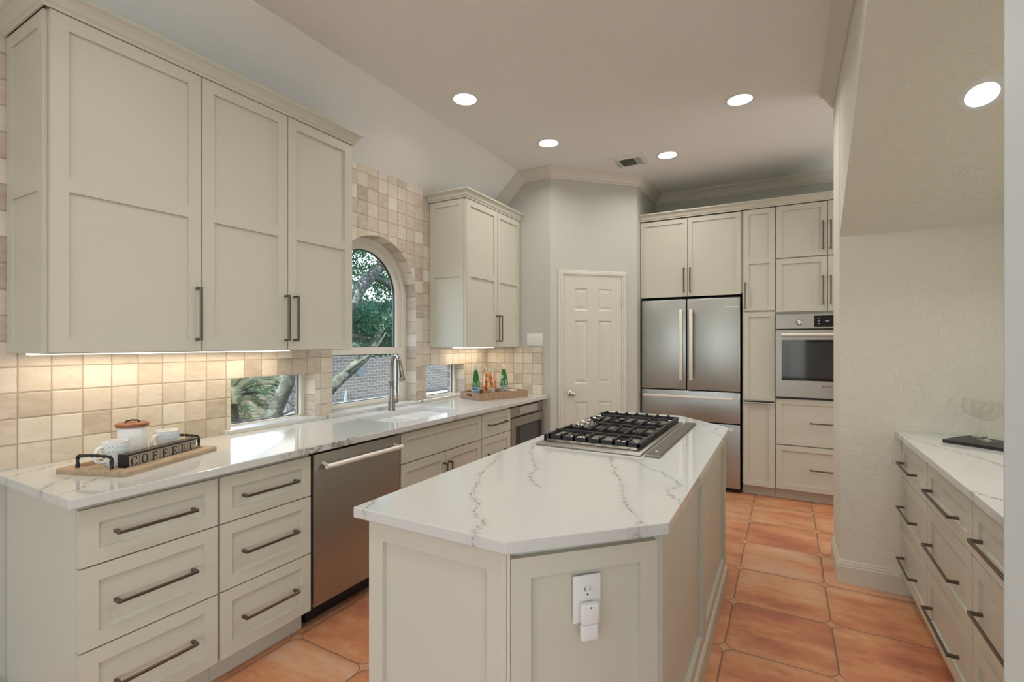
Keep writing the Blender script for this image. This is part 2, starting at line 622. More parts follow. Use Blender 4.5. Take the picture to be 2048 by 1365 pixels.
# ------------------------------------------------------------------ mesh builder
class MB:
    def __init__(self):
        self.bm = bmesh.new()
        self.uvl = None

    def _add(self, vs, fs, M=None):
        bv = [self.bm.verts.new(M @ Vector(v) if M else Vector(v)) for v in vs]
        out = []
        for f in fs:
            try:
                out.append(self.bm.faces.new([bv[i] for i in f]))
            except ValueError:
                pass
        return bv, out

    def box(self, x0, x1, y0, y1, z0, z1, M=None, bevel=0.0, seg=2):
        vs = [(x0, y0, z0), (x1, y0, z0), (x1, y1, z0), (x0, y1, z0), (x0, y0, z1), (x1, y0, z1), (x1, y1, z1), (x0, y1, z1)]
        fs = [(0, 3, 2, 1), (4, 5, 6, 7), (0, 1, 5, 4), (1, 2, 6, 5), (2, 3, 7, 6), (3, 0, 4, 7)]
        bv, f = self._add(vs, fs, M)
        if bevel:
            es = list({e for fc in f for e in fc.edges})
            bmesh.ops.bevel(self.bm, geom=es, offset=bevel, segments=seg, profile=.5, affect='EDGES', clamp_overlap=True)
        return self

    def ring_loft(self, rings, M=None, cap0=True, cap1=True, closed=False):
        n = len(rings[0])
        vs = [v for r in rings for v in r]
        fs = []
        k = len(rings)
        for i in range(k if closed else k - 1):
            a, b = i * n, ((i + 1) % k) * n
            for j in range(n):
                j2 = (j + 1) % n
                fs.append((a + j, a + j2, b + j2, b + j))
        if not closed:
            if cap0:
                fs.append(tuple(range(n - 1, -1, -1)))
            if cap1:
                fs.append(tuple(range((k - 1) * n, k * n)))
        self._add(vs, fs, M)
        return self

    def lathe(self, prof, c=(0, 0, 0), seg=32, M=None, caps=True):
        rings = []
        for r, z in prof:
            r = max(r, 1e-5)
            rings.append([(c[0] + r * math.cos(2 * math.pi * j / seg), c[1] + r * math.sin(2 * math.pi * j / seg), c[2] + z) for j in range(seg)])
        return self.ring_loft(rings, M, caps, caps)

    def cyl(self, p0, p1, r0, r1=None, seg=24, M=None):
        return self.tube([p0, p1], [r0, r0 if r1 is None else r1], seg, M)

    def tube(self, pts, r, seg=12, M=None, closed=False, flat=1.0):
        pts = [Vector(p) for p in pts]
        n = len(pts)
        rs = r if isinstance(r, (list, tuple)) else [r] * n
        tans = []
        for i in range(n):
            if closed:
                t = pts[(i + 1) % n] - pts[i - 1]
            else:
                t = pts[min(i + 1, n - 1)] - pts[max(i - 1, 0)]
            tans.append(t.normalized())
        up = Vector((0, 0, 1)) if abs(tans[0].z) < .9 else Vector((1, 0, 0))
        u = tans[0].cross(up).normalized()
        rings = []
        for i in range(n):
            t = tans[i]
            u = (u - t * u.dot(t)).normalized()
            w = t.cross(u)
            rings.append([tuple(pts[i] + (u * math.cos(2 * math.pi * j / seg) + w * math.sin(2 * math.pi * j / seg) * flat) * rs[i]) for j in range(seg)])
        return self.ring_loft(rings, M, closed=closed)

    def prism(self, poly, z0, z1, M=None, holes=()):
        loops = [list(poly)] + [list(h) for h in holes]
        tess = tessellate_polygon([[Vector((x, y, 0)) for x, y in lp] for lp in loops])
        flat = [p for lp in loops for p in lp]
        n = len(flat)
        vs = [(x, y, z0) for x, y in flat] + [(x, y, z1) for x, y in flat]
        fs = []
        for t in tess:
            a, b, c = t
            (ax, ay), (bx, by), (cx, cy) = flat[a], flat[b], flat[c]
            if (bx - ax) * (cy - ay) - (by - ay) * (cx - ax) < 0:
                a, b, c = a, c, b
            fs.append((c, b, a))
            fs.append((a + n, b + n, c + n))
        o = 0
        for lp in loops:
            k = len(lp)
            for i in range(k):
                j = (i + 1) % k
                fs.append((o + i, o + j, o + j + n, o + i + n))
            o += k
        self._add(vs, fs, M)
        bmesh.ops.recalc_face_normals(self.bm, faces=self.bm.faces[:])
        return self

    def sweep(self, path, prof, side=1, closed=False):
        """profile (d, z) carried along an XY path, d measured to the left (side=1) or right, mitred"""
        n = len(path)
        P = [Vector((p[0], p[1])) for p in path]
        z = path[0][2] if len(path[0]) > 2 else 0
        rings = []
        for i in range(n):
            def nrm(a, b):
                t = (b - a).normalized()
                return Vector((-t.y, t.x)) * side
            if closed or 0 < i < n - 1:
                n1 = nrm(P[i - 1], P[i])
                n2 = nrm(P[i], P[(i + 1) % n])
                o = (n1 + n2) / max(.2, 1 + n1.dot(n2))
            elif i == 0:
                o = nrm(P[0], P[1])
            else:
                o = nrm(P[-2], P[-1])
            rings.append([(P[i].x + o.x * d, P[i].y + o.y * d, z + h) for d, h in prof])
        self.ring_loft(rings, None, closed=closed)
        bmesh.ops.recalc_face_normals(self.bm, faces=self.bm.faces[:])
        return self

    def sphere(self, c, r, sc=(1, 1, 1), seg=20, rings=12, M=None):
        pr = [(r * math.sin(math.pi * i / rings), -r * math.cos(math.pi * i / rings)) for i in range(rings + 1)]
        T = Matrix.Translation(c) @ Matrix.Diagonal((*sc, 1))
        return self.lathe(pr, seg=seg, M=(M @ T) if M else T)

    def text(self, body, size, depth, M, align='LEFT'):
        cu = bpy.data.curves.new('lettering', 'FONT')
        cu.body = body
        cu.size = size
        cu.extrude = depth
        cu.align_x = align
        ob = bpy.data.objects.new('lettering', cu)
        COL.objects.link(ob)
        dg = bpy.context.evaluated_depsgraph_get()
        me = bpy.data.meshes.new_from_object(ob.evaluated_get(dg))
        vs = [tuple(v.co) for v in me.vertices]
        fs = [tuple(p.vertices) for p in me.polygons]
        self._add(vs, fs, M)
        bpy.data.objects.remove(ob)
        bpy.data.curves.remove(cu)
        bpy.data.meshes.remove(me)
        return self

    def build(self, name, mat, parent=None, smooth=None, loc=None):
        me = bpy.data.meshes.new(name)
        if loc is not None:
            bmesh.ops.translate(self.bm, verts=self.bm.verts[:], vec=-Vector(loc))
        self.bm.normal_update()
        self.bm.to_mesh(me)
        self.bm.free()
        me.materials.append(mat)
        if smooth:
            me.shade_smooth()
            me.set_sharp_from_angle(angle=R(smooth))
        o = bpy.data.objects.new(name, me)
        COL.objects.link(o)
        if parent is not None:
            o.parent = parent
        if loc is not None:
            o.location = loc
        return o


def thing(name, label, cat, loc=(0, 0, 0), rz=0.0, group=None):
    o = bpy.data.objects.new(name, None)
    COL.objects.link(o)
    o.empty_display_size = .05
    o.location = loc
    o.rotation_euler = (0, 0, R(rz))
    o['label'] = label
    o['category'] = cat
    if group:
        o['group'] = group
    return o


def tag(o, label, cat, group=None):
    o['label'] = label
    o['category'] = cat
    if group:
        o['group'] = group
    return o


def struct(o):
    o['kind'] = 'structure'
    return o


def sempty(name, loc=(0, 0, 0), rz=0.0):
    o = bpy.data.objects.new(name, None)
    COL.objects.link(o)
    o.location = loc
    o.rotation_euler = (0, 0, R(rz))
    o['kind'] = 'structure'
    return o


def dup(root, loc, rz, label, group=None):
    r = root.copy()
    COL.objects.link(r)
    r.location = loc
    r.rotation_euler = (0, 0, R(rz))
    r['label'] = label
    if group:
        r['group'] = group
    for ch in [c for c in root.children]:
        c = ch.copy()
        COL.objects.link(c)
        c.parent = r
        for g in ch.children:
            d = g.copy()
            COL.objects.link(d)
            d.parent = c
    return r


def TR(x, y, z, rz=0.0):
    return Matrix.Translation((x, y, z)) @ Matrix.Rotation(R(rz), 4, 'Z')


# front panels: local x to the right, z up, front at y = 0, body behind (+y)
def shaker(mb, x0, x1, z0, z1, b=.05, t=.02, rec=.010, mids=(), M=None, y=0.0):
    e = .0011
    mb.box(x0 + e, x0 + b, y, y + t, z0 + e, z1 - e, M)
    mb.box(x1 - b, x1 - e, y, y + t, z0 + e, z1 - e, M)
    mb.box(x0 + b, x1 - b, y, y + t, z0 + e, z0 + b, M)
    mb.box(x0 + b, x1 - b, y, y + t, z1 - b, z1 - e, M)
    for (a, c) in mids:
        mb.box(x0 + b, x1 - b, y, y + t, a, c, M)
    mb.box(x0 + b - .001, x1 - b + .001, y + rec, y + t - .001, z0 + b - .001, z1 - b + .001, M)
    return mb


def pull(mb, p, length, vertical, M=None, w=.011, out=.030):
    """flat bar pull whose centre on the front is p = (x, z)"""
    x, z = p
    h = length / 2
    if vertical:
        mb.box(x - w / 2, x + w / 2, -out - .008, -out, z - h, z + h, M, .0012, 1)
        for s in (-1, 1):
            zz = z + s * (h - w / 2)
            mb.box(x - w / 2, x + w / 2, -out, .0, zz - w / 2, zz + w / 2, M)
    else:
        mb.box(x - h, x + h, -out - .008, -out, z - w / 2, z + w / 2, M, .0012, 1)
        for s in (-1, 1):
            xx = x + s * (h - w / 2)
            mb.box(xx - w / 2, xx + w / 2, -out, .0, z - w / 2, z + w / 2, M)
    return mb


def front(root, kind, x0, x1, z0, z1, mids=(), handle=None, b=.05, hmat=None):
    mb = MB()
    shaker(mb, x0, x1, z0, z1, b=b, mids=mids)
    f = mb.build(kind, CAB, root)
    if handle:
        hx, hz, ln, vert = handle
        pull(MB(), (hx, hz), ln, vert).build('handle', hmat or HANDLE, f)
    return f


# ================================================================== SETTING
XW, YP, ZC = -2.60, 4.145, 3.02
CR = [(0, -.10), (.012, -.10), (.016, -.088), (.027, -.080), (.034, -.062), (.052, -.036), (.062, -.026), (.072, -.020), (.080, -.012), (.080, 0), (0, 0)]

struct(MB().box(-3.2, 3.1, -4.2, 5.7, -.12, 0).build('floor', FLOORM))
struct(MB().box(-2.215, 3.1, -4.2, 5.7, ZC, ZC + .1).build('ceiling', CEIL))
# sloped part of the ceiling over the sink wall
struct(MB().prism([(XW - .26, 2.645 - .25), (XW, 2.645), (-2.215, ZC), (-2.215, ZC + .12), (XW - .26, 2.80)], -5.7, 4.2,
       Matrix(((1, 0, 0, 0), (0, 0, -1, 0), (0, 1, 0, 0), (0, 0, 0, 1)))).build('ceiling_sloped', CEIL))

# window openings in the sink wall (Y, Z)
ARC_C, ARC_R, ARC_S, ARC_B = 2.635, .419, 1.748, .915
arch = [(ARC_C - ARC_R, ARC_B), (ARC_C + ARC_R, ARC_B)] + [(ARC_C + ARC_R * math.cos(math.pi * k / 40), ARC_S + ARC_R * math.sin(math.pi * k / 40)) for k in range(41)]
win_a = [(1.546, .915), (2.085, .915), (2.085, 1.192), (1.546, 1.192)]
win_c = [(3.186, .915), (3.736, .915), (3.736, 1.193), (3.186, 1.193)]
YZ = Matrix(((0, 0, 1, 0), (1, 0, 0, 0), (0, 1, 0, 0), (0, 0, 0, 1)))   # (a, b, c) -> x=c, y=a, z=b


def wall_with_holes(outer, holes, x):
    mb = MB()
    loops = [outer] + holes
    tess = tessellate_polygon([[Vector((a, b, 0)) for a, b in lp] for lp in loops])
    flat = [p for lp in loops for p in lp]
    mb._add([(x, a, b) for a, b in flat], [t for t in tess])
    for f in mb.bm.faces:
        f.normal_update()
        if f.normal.x < 0:
            f.normal_flip()
    return mb


wl = MB()
wl.box(XW - .15, XW, -4.2, .56, 0, 2.66).box(XW - .15, XW, .56, .70, 0, .90)
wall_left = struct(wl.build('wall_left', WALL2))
tw = wall_with_holes([(.56, .90), (.70, .90), (.70, .0), (YP + .02, .0), (YP + .02, 2.66), (.56, 2.66)], [arch, win_a, win_c], XW)
uvl = tw.bm.loops.layers.uv.new('uv')
for f in tw.bm.faces:
    for lp in f.loops:
        co = lp.vert.co
        lp[uvl].uv = (co.y - .7122, co.z - .990)
tw.build('backsplash_tile', TILE, wall_left)
# outer leaf
ow = wall_with_holes([(-4.2, -.2), (YP + 1.6, -.2), (YP + 1.6, 3.2), (-4.2, 3.2)], [arch, win_a, win_c], -2.792)
ow.build('outer_brick', BRICK, wall_left)


def reveal(loop, x0, x1, open_bottom=True):
    mb = MB()
    u = mb.bm.loops.layers.uv.new('uv')
    s = 0
    n = len(loop)
    for i in range(n):
        a, b = loop[i], loop[(i + 1) % n]
        d = math.hypot(b[0] - a[0], b[1] - a[1])
        if not (open_bottom and i == 0):
            v = [mb.bm.verts.new(p) for p in ((x0, *a), (x0, *b), (x1, *b), (x1, *a))]
            f = mb.bm.faces.new(v)
            vals = [(.012, s), (.012, s + d), (.09, s + d), (.09, s)]
            for lp, q in zip(f.loops, vals):
                lp[u].uv = (q[0], q[1] + .02)
        s += d
    bmesh.ops.recalc_face_normals(mb.bm, faces=mb.bm.faces[:])
    for f in mb.bm.faces:
        pass
    return mb


for nm, lp in (('arch_reveal', arch), ('reveal', win_a), ('reveal', win_c)):
    reveal(lp, XW, -2.715).build(nm, TILE, wall_left)
    reveal(lp, -2.716, -2.795).build('brick_reveal', BRICK, wall_left)

# ---- windows
def arch_loop(inset):
    r = ARC_R - inset
    return [(ARC_C - r, ARC_B + inset), (ARC_C + r, ARC_B + inset)] + [(ARC_C + r * math.cos(math.pi * k / 32), ARC_S + r * math.sin(math.pi * k / 32)) for k in range(33)]


w1 = sempty('window_1')
fr = MB()
fr.prism(arch_loop(.001), -2.785, -2.705, YZ, holes=[[(a_, max(b_, ARC_B + .016)) for a_, b_ in arch_loop(.045)]])
fr.build('frame', VINYL, w1, 40)
# upper fixed sash and lower sash
ZM = 1.352
r1, r2 = ARC_R - .045, ARC_R - .086
up_o = [(ARC_C - r1, ZM - .05), (ARC_C + r1, ZM - .05)] + [(ARC_C + r1 * math.cos(math.pi * k / 32), ARC_S + r1 * math.sin(math.pi * k / 32)) for k in range(33)]
up_i = [(ARC_C - r2, ZM), (ARC_C + r2, ZM)] + [(ARC_C + r2 * math.cos(math.pi * k / 32), ARC_S + r2 * math.sin(math.pi * k / 32)) for k in range(33)]
MB().prism(up_o, -2.775, -2.730, YZ, holes=[up_i]).build('upper_sash', VINYL, w1, 40)
lo_o = [(ARC_C - r1, ARC_B + .016), (ARC_C + r1, ARC_B + .016), (ARC_C + r1, ZM - .002), (ARC_C - r1, ZM - .002)]
lo_i = [(ARC_C - r1 + .045, ARC_B + .044), (ARC_C + r1 - .045, ARC_B + .044), (ARC_C + r1 - .045, ZM - .053), (ARC_C - r1 + .045, ZM - .053)]
MB().prism(lo_o, -2.735, -2.700, YZ, holes=[lo_i]).build('lower_sash', VINYL, w1)
# dark glazing gaskets
gk = MB()
gk.prism([(ARC_C - r2 - .001, ZM), (ARC_C + r2 + .001, ZM)] + [(ARC_C + (r2 + .001) * math.cos(math.pi * k / 32), ARC_S + (r2 + .001) * math.sin(math.pi * k / 32)) for k in range(33)], -2.765, -2.750, YZ,
         holes=[[(ARC_C - r2 + .006, ZM + .006), (ARC_C + r2 - .006, ZM + .006)] + [(ARC_C + (r2 - .006) * math.cos(math.pi * k / 32), ARC_S + (r2 - .006) * math.sin(math.pi * k / 32)) for k in range(33)]])
a, b_, c_, d_ = ARC_C - r1 + .044, ARC_C + r1 - .044, ARC_B + .043, ZM - .052
gk.prism([(a, c_), (b_, c_), (b_, d_), (a, d_)], -2.722, -2.714, YZ, holes=[[(a + .006, c_ + .006), (b_ - .006, c_ + .006), (b_ - .006, d_ - .006), (a + .006, d_ - .006)]])
gk.build('gasket', BLACK, w1)
MB().prism([(ARC_C - r2, ZM), (ARC_C + r2, ZM)] + [(ARC_C + r2 * math.cos(math.pi * k / 32), ARC_S + r2 * math.sin(math.pi * k / 32)) for k in range(33)], -2.760, -2.757, YZ).build('upper_pane', PANE, w1)
MB().prism([(a, c_), (b_, c_), (b_, d_), (a, d_)], -2.719, -2.716, YZ).build('lower_pane', PANE, w1)
MB().box(-2.785, -2.572, 2.175, 3.085, .897, .9195, None, .002, 1).build('window_sill', Q_LEFT, w1)

for k, (lp, s0, s1) in enumerate(((win_a, 1.505, 2.150), (win_c, 3.115, 3.775))):
    w = sempty('window_%d' % (k + 2))
    (ya, za), (yb, _), (_, zb), _ = lp
    z2 = za - .001
    o_ = [(ya, z2), (yb, z2), (yb, zb), (ya, zb)]
    i_ = [(ya + .012, z2 + .012), (yb - .028, z2 + .012), (yb - .028, zb - .004), (ya + .012, zb - .004)]
    MB().prism(o_, -2.745, -2.700, YZ, holes=[i_]).build('frame', VINYL, w)
    g_ = [(i_[0][0] + .005, i_[0][1] + .005), (i_[1][0] - .005, i_[1][1] + .005), (i_[2][0] - .005, i_[2][1] - .003), (i_[3][0] + .005, i_[3][1] - .003)]
    MB().prism(i_, -2.732, -2.722, YZ, holes=[g_]).build('gasket', DARKGREY, w)
    MB().prism(i_, -2.729, -2.726, YZ).build('pane', PANE, w)
    MB().box(-2.785, -2.572, s0, s1, .897, .9195, None, .002, 1).build('window_sill', Q_LEFT, w)

# ---- pantry corner with its 45 degree door wall
PB = [(-1.915, YP), (-1.273, 4.787)]
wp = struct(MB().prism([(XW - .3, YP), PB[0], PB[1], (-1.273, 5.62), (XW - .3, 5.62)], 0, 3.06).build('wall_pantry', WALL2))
tl = MB()
tl.box(XW, -1.985, YP - .012, YP, .0, 1.346)
uvl = tl.bm.loops.layers.uv.new('uv')
for f in tl.bm.faces:
    for lp in f.loops:
        lp[uvl].uv = (lp.vert.co.x + 2.50, lp.vert.co.z - .990)
tl.build('backsplash_tile', TILE, wp)
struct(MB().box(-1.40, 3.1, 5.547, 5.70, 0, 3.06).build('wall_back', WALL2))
struct(MB().box(3.0, 3.15, -4.2, 5.7, 0, 3.06).build('wall_hall', WALL2))

# right wall: stub end, solid over the stair soffit, near block
sl = MB()
XR = .275
sl.box(XR, 1.30, 3.40, 3.815, 0, ZC + .02)
# over the opening: wall face X = XR with the stair soffit underneath
sl.prism([(3.41, 2.0 - .0064), (3.41, ZC + .02), (1.797 - .04, ZC + .02)], XR, 1.30, YZ)
sl.box(XR, 1.30, .55, .945, 0, ZC + .02)
sl.box(1.19, 1.30, .90, 3.45, 0, ZC + .02)
struct(sl.build('wall_right', WALL))
struct(MB().box(XR - .004, XR + .02, .56, .9465, 0, ZC).box(XR - .004, 1.0, .9455, .9475, 0, ZC - .3).build('trim_4', plain('cool_white_paint', (.70, .78, .83), .5)))  # bluish cast of daylight on the near wall edge is put into this paint
struct(MB().box(1.25, 3.1, .50, .60, 0, ZC + .02).build('wall_right_rear', WALL2))

# rear wall of the breakfast room with its window openings
rw = MB()
RW = Matrix(((1, 0, 0, 0), (0, 0, 1, 0), (0, 1, 0, 0), (0, 0, 0, 1)))
ho = []
for xc in (-1.55, .2, 1.95):
    ho.append([(xc - .65, .55), (xc + .65, .55), (xc + .65, 2.45), (xc - .65, 2.45)])
rw.prism([(-2.8, 0), (3.1, 0), (3.1, 3.06), (-2.8, 3.06)], -4.2, -4.0, RW, holes=ho)
struct(rw.build('wall_rear', WALL2))
struct(MB().box(XW - .35, -2.215, -4.25, -4.0, 0, 3.1).build('wall_rear_corner', WALL2))

# ---- crown mouldings on the walls
c1 = MB()
path = [(-2.215, YP, ZC), (-1.915, YP, ZC), (-1.273, 4.787, ZC), (-1.273, 5.547, ZC), (2.95, 5.547, ZC)]
c1.sweep(path, CR, side=-1)
struct(c1.build('trim_1', TRIM))
# sloping run beside the sloped ceiling
c2 = MB()
p0, p1 = Vector((XW, YP, 2.645)), Vector((-2.215, YP, ZC))
dr = (p1 - p0).normalized()
dn = Vector((dr.z, 0, -dr.x))
rings = []
for pt, ext in ((p0, 0), (p1, 1)):
    rr_ = []
    for d, h in CR:
        q = pt + dn * (-h) + Vector((0, -d, 0))
        if ext:
            # mitre with the level run: bisecting plane of the two directions
            bis = (dr + Vector((1, 0, 0))).normalized()
            q = q - dr * ((q - pt).dot(bis) / dr.dot(bis))
        rr_.append(tuple(q))
    rings.append(rr_)
c2.ring_loft(rings)
bmesh.ops.recalc_face_normals(c2.bm, faces=c2.bm.faces[:])
struct(c2.build('trim_2', TRIM))
c3 = MB()
c3.sweep([(XR, 3.80, ZC), (XR, .55, ZC)], CR, side=-1)
struct(c3.build('trim_3', TRIM))

# ---- baseboards
BB = [(0, 0), (.015, 0), (.015, .095), (.011, .103), (.011, .110), (.006, .118), (.006, .124), (0, .130)]
struct(MB().sweep([(XR, 3.815, 0), (XR, 3.40, 0), (.60, 3.40, 0)], BB, side=-1).build('baseboard_right', BASEB))
struct(MB().sweep([(XW, .66, 0), (XW, -3.9, 0)], BB, side=1).build('baseboard_left', BASEB))
struct(MB().sweep([(-1.915 + .03, YP + .03, 0), (-1.915 + .053, YP + .053, 0)], BB, side=-1).build('baseboard_pantry', BASEB))

# ---- pantry door, local x along the 45 degree wall
dr1 = sempty('door_1', (-1.915, YP, 0), 45)
casing = [(0, 0), (.058, 0), (.058, .008), (.050, .013), (.042, .013), (.036, .017), (.016, .017), (.010, .011), (0, .011)]
cs = MB()


def casing_leg(xa, sgn, z1):
    # profile (w, d): w outward from the opening edge
    vs = []
    for w, d in casing:
        vs.append((xa + sgn * w, -d, 0, w))
    bot = [(v[0], v[1], 0) for v in vs]
    top = [(v[0], v[1], z1 + v[3]) for v in vs]
    cs.ring_loft([bot, top])


S0, S1, DT = .137, .734, 2.017
casing_leg(S0 - .003, -1, DT)
casing_leg(S1 + .003, 1, DT)
hl = [(S0 - .003 - w, -d, DT + w) for w, d in casing]
hr = [(S1 + .003 + w, -d, DT + w) for w, d in casing]
cs.ring_loft([hl, hr])
bmesh.ops.recalc_face_normals(cs.bm, faces=cs.bm.faces[:])
cs.build('casing', DOORP, dr1)
dl = MB()
FZ = [(1.597, 1.694), (1.0, 1.597), (.22, .825)]
panels = []
for (xa, xb) in ((.242, .379), (.487, .628)):
    for (za, zb) in ((1.694, 1.902), (1.0, 1.597), (.22, .825)):
        panels.append((xa, xb, za, zb))
outer = [(S0, .01), (S1, .01), (S1, DT), (S0, DT)]
RXZ = Matrix(((1, 0, 0, 0), (0, 0, 1, 0), (0, 1, 0, 0), (0, 0, 0, 1)))
dl.prism(outer, -.008, -.0005, RXZ, holes=[[(a, c), (b, c), (b, d), (a, d)] for a, b, c, d in panels])
for a, b, c, d in panels:
    def rect(i, y):
        return [(a + i, y, c + i), (b - i, y, c + i), (b - i, y, d - i), (a + i, y, d - i)]
    dl.ring_loft([rect(0, -.008), rect(.010, -.0015), rect(.016, -.0015), rect(.042, -.0075)], cap0=False)
bmesh.ops.recalc_face_normals(dl.bm, faces=dl.bm.faces[:])
leaf = dl.build('door_leaf', DOORP, dr1)
kb = MB()
KX = Matrix.Translation((.202, -.008, .909)) @ Matrix.Rotation(R(90), 4, 'X')
kb.lathe([(.030, 0), (.030, .005), (.026, .009), (.012, .012), (.011, .028), (.020, .034), (.027, .046), (.027, .056), (.020, .064), (0, .066)], seg=28, M=KX)
kb.build('knob', CHROME, leaf, 50)
for zc in (1.795, 1.065, .26):
    MB().cyl((S1 + .001, -.013, zc - .05), (S1 + .001, -.013, zc + .05), .006).box(S1 - .012, S1 + .014, -.012, -.009, zc - .045, zc + .045).build('hinge', DOORP, dr1, 40)

# ================================================================== CABINETS
LB = 'white base cabinets along the sink wall'


def run(name, label, cat, loc, rz, x0, x1, z0, z1, depth, toe=True, group=None, body_y=.021, toe_y=.075, panel_side=None):
    t = thing(name, label, cat, loc, rz, group)
    mb = MB()
    if toe:
        mb.box(x0, x1, body_y, depth, .105, z1)
        mb.box(x0, x1, toe_y, depth, 0, .105)
    else:
        mb.box(x0, x1, body_y, depth, z0, z1)
    mb.build('body', CAB, t)
    return t


XF = -1.973
K0, K1, K2, K3, KT = .109, .384, .657, .845, .863
# first drawer stack at the left end
t = run('drawer_cabinet', 'white three-drawer base cabinet at the left end below the coffee tray', 'cabinet', (XF, .682, 0), 90, 0, .446, 0, KT, .622, group=LB)
for za, zb, nm in ((K2, K3, 0), (K1, K2 - .003, 0), (K0, K1 - .003, 0)):
    front(t, 'drawer_front', .002, .442, za, zb, handle=(.222, (za + zb) / 2, .256, False), b=.052)
t = run('drawer_cabinet', 'white three-drawer base cabinet left of the steel dishwasher', 'cabinet', (XF, 1.129, 0), 90, 0, .434, 0, KT, .622, group=LB)
for za, zb, nm in ((K2, K3, 0), (K1, K2 - .003, 0), (K0, K1 - .003, 0)):
    front(t, 'drawer_front', .002, .430, za, zb, handle=(.218, (za + zb) / 2, .256, False), b=.05)

# dishwasher
t = thing('dishwasher', 'stainless steel dishwasher with a long bar handle, between the drawer stacks and the sink', 'dishwasher', (XF, 1.567, 0), 90)
MB().box(.003, .609, .035, .60, .105, .860).build('tub', BLACK, t)
MB().box(.03, .58, .09, .60, .004, .105).build('toe_panel', BLACK, t)
MB().box(.010, .606, -.002, .034, .112, .846, None, .004).build('door', STEEL, t, 40)
hd = MB()
hd.tube([(.045, -.048, .788), (.572, -.048, .788)], .0125, 20)
for x in (.060, .557):
    hd.cyl((x, -.048, .788), (x, 0, .800), .008)
hd.build('handle', CHROMEB, t, 50)

# sink cabinet
t = run('sink_cabinet', 'white sink base cabinet with a wide false front above two doors', 'cabinet', (XF, 2.181, 0), 90, 0, .877, 0, .660, .622, group=LB)
MB().box(0, .02, .021, .60, .66, KT).box(.857, .877, .021, .60, .66, KT).box(.02, .857, .021, .04, .66, KT).build('upper_frame', CAB, t)
front(t, 'false_front', .003, .874, .668, K3, b=.046)
front(t, 'door', .003, .4365, K0, .663, b=.052, handle=(.4095, .500, .19, True))
front(t, 'door', .4395, .874, K0, .663, b=.052, handle=(.467, .500, .19, True))

# drawer stack right of the sink
t = run('drawer_cabinet', 'narrow white drawer cabinet between the sink and the built-in microwave', 'cabinet', (XF, 3.060, 0), 90, 0, .437, 0, KT, .622, group=LB)
for za, zb in ((.668, K3), (.40, .665), (K0, .397)):
    front(t, 'drawer_front', .003, .434, za, zb, b=.05, handle=(.2165, (za + zb) / 2, .256, False))

# microwave drawer
t = thing('microwave_drawer', 'stainless microwave drawer built in at the far end of the sink run', 'microwave', (XF, 3.499, 0), 90)
MB().box(.004, .636, .03, .60, .40, .860).build('case', DARKGREY, t)
MB().box(.012, .626, .006, .03, .762, .842, None, .002, 1).build('control_panel', STEEL, t)
MB().box(.155, .50, .001, .006, .775, .838, None, .002, 1).build('control_flap', CHROME, t)
d_ = MB()
d_.prism([(.012, .40), (.626, .40), (.626, .752), (.012, .752)], .0, .03, RXZ, holes=[[(.085, .455), (.585, .455), (.585, .680), (.085, .680)]])
dm = d_.build('door', STEEL, t)
MB().box(.085, .585, .004, .012, .455, .680).build('window', BLKGLASS, dm)
MB().box(.17, .50, .002, .004, .47, .668).build('screen', DARKGREY, dm)
MB().box(0, .640, .021, .60, .105, .398).box(0, .640, .075, .60, 0, .105).build('base', CAB, t)
front(t, 'drawer_front', .003, .637, K0, .392, b=.05, handle=(.32, .25, .256, False))

# worktop of the sink run with the sink cut-out
SX0, SX1, SY0, SY1 = -2.425, -2.055, 2.245, 2.945


def rrect(x0, x1, y0, y1, r, seg=5):
    out = []
    for cx, cy, a0 in ((x1 - r, y1 - r, 0), (x0 + r, y1 - r, 90), (x0 + r, y0 + r, 180), (x1 - r, y0 + r, 270)):
        for k in range(seg + 1):
            a = R(a0 + 90 * k / seg)
            out.append((cx + r * math.cos(a), cy + r * math.sin(a)))
    return out


ZT, ZB = .897, .865
ct = MB()
ct.prism([(XW + .001, .645), (-1.935, .645), (-1.935, YP - .013), (XW + .001, YP - .013)], ZB, ZT, holes=[rrect(SX0, SX1, SY0, SY1, .03)])
o = ct.build('countertop', Q_LEFT)
tag(o, 'long white quartz countertop with grey veins along the sink wall', 'countertop')
bv = o.modifiers.new('bevel', 'BEVEL')
bv.width = .003
bv.segments = 2
bv.limit_method = 'ANGLE'
bv.angle_limit = R(60)

# sink
t = thing('sink', 'white undermount double-bowl sink below the arched window', 'sink', (-2.24, 2.595, .66), 0)
sk = MB()
sk.prism(rrect(-.20, .20, -.365, .365, .03), .193, .2045, holes=[rrect(-.18, .18, -.345, -.018, .05), rrect(-.18, .18, .018, .345, .05)])
sk.build('rim', SINKM, t, 40)
for y0, y1 in ((-.345, -.018), (.018, .345)):
    b = MB()
    rings = []
    for ins, z in ((0, .2045), (.004, .16), (.012, .05), (.03, .02), (.06, .012)):
        rings.append([(x, y, z) for x, y in rrect(-.18 + ins, .18 - ins, y0 + ins, y1 - ins, .05)])
    b.ring_loft(rings, cap0=False)
    out = []
    for ins, z in ((-.01, .193), (-.008, .05), (.02, .004)):
        out.append([(x, y, z) for x, y in rrect(-.18 + ins, .18 - ins, y0 + ins, y1 - ins, .05)])
    b.ring_loft(out, cap0=False)
    bo = b.build('bowl', SINKM, t, 50)
    MB().lathe([(.0, .0125), (.04, .0125), (.042, .015), (.030, .0145), (.0, .013)], (0, (y0 + y1) / 2, 0), 24).build('drain', CHROME, bo, 40)

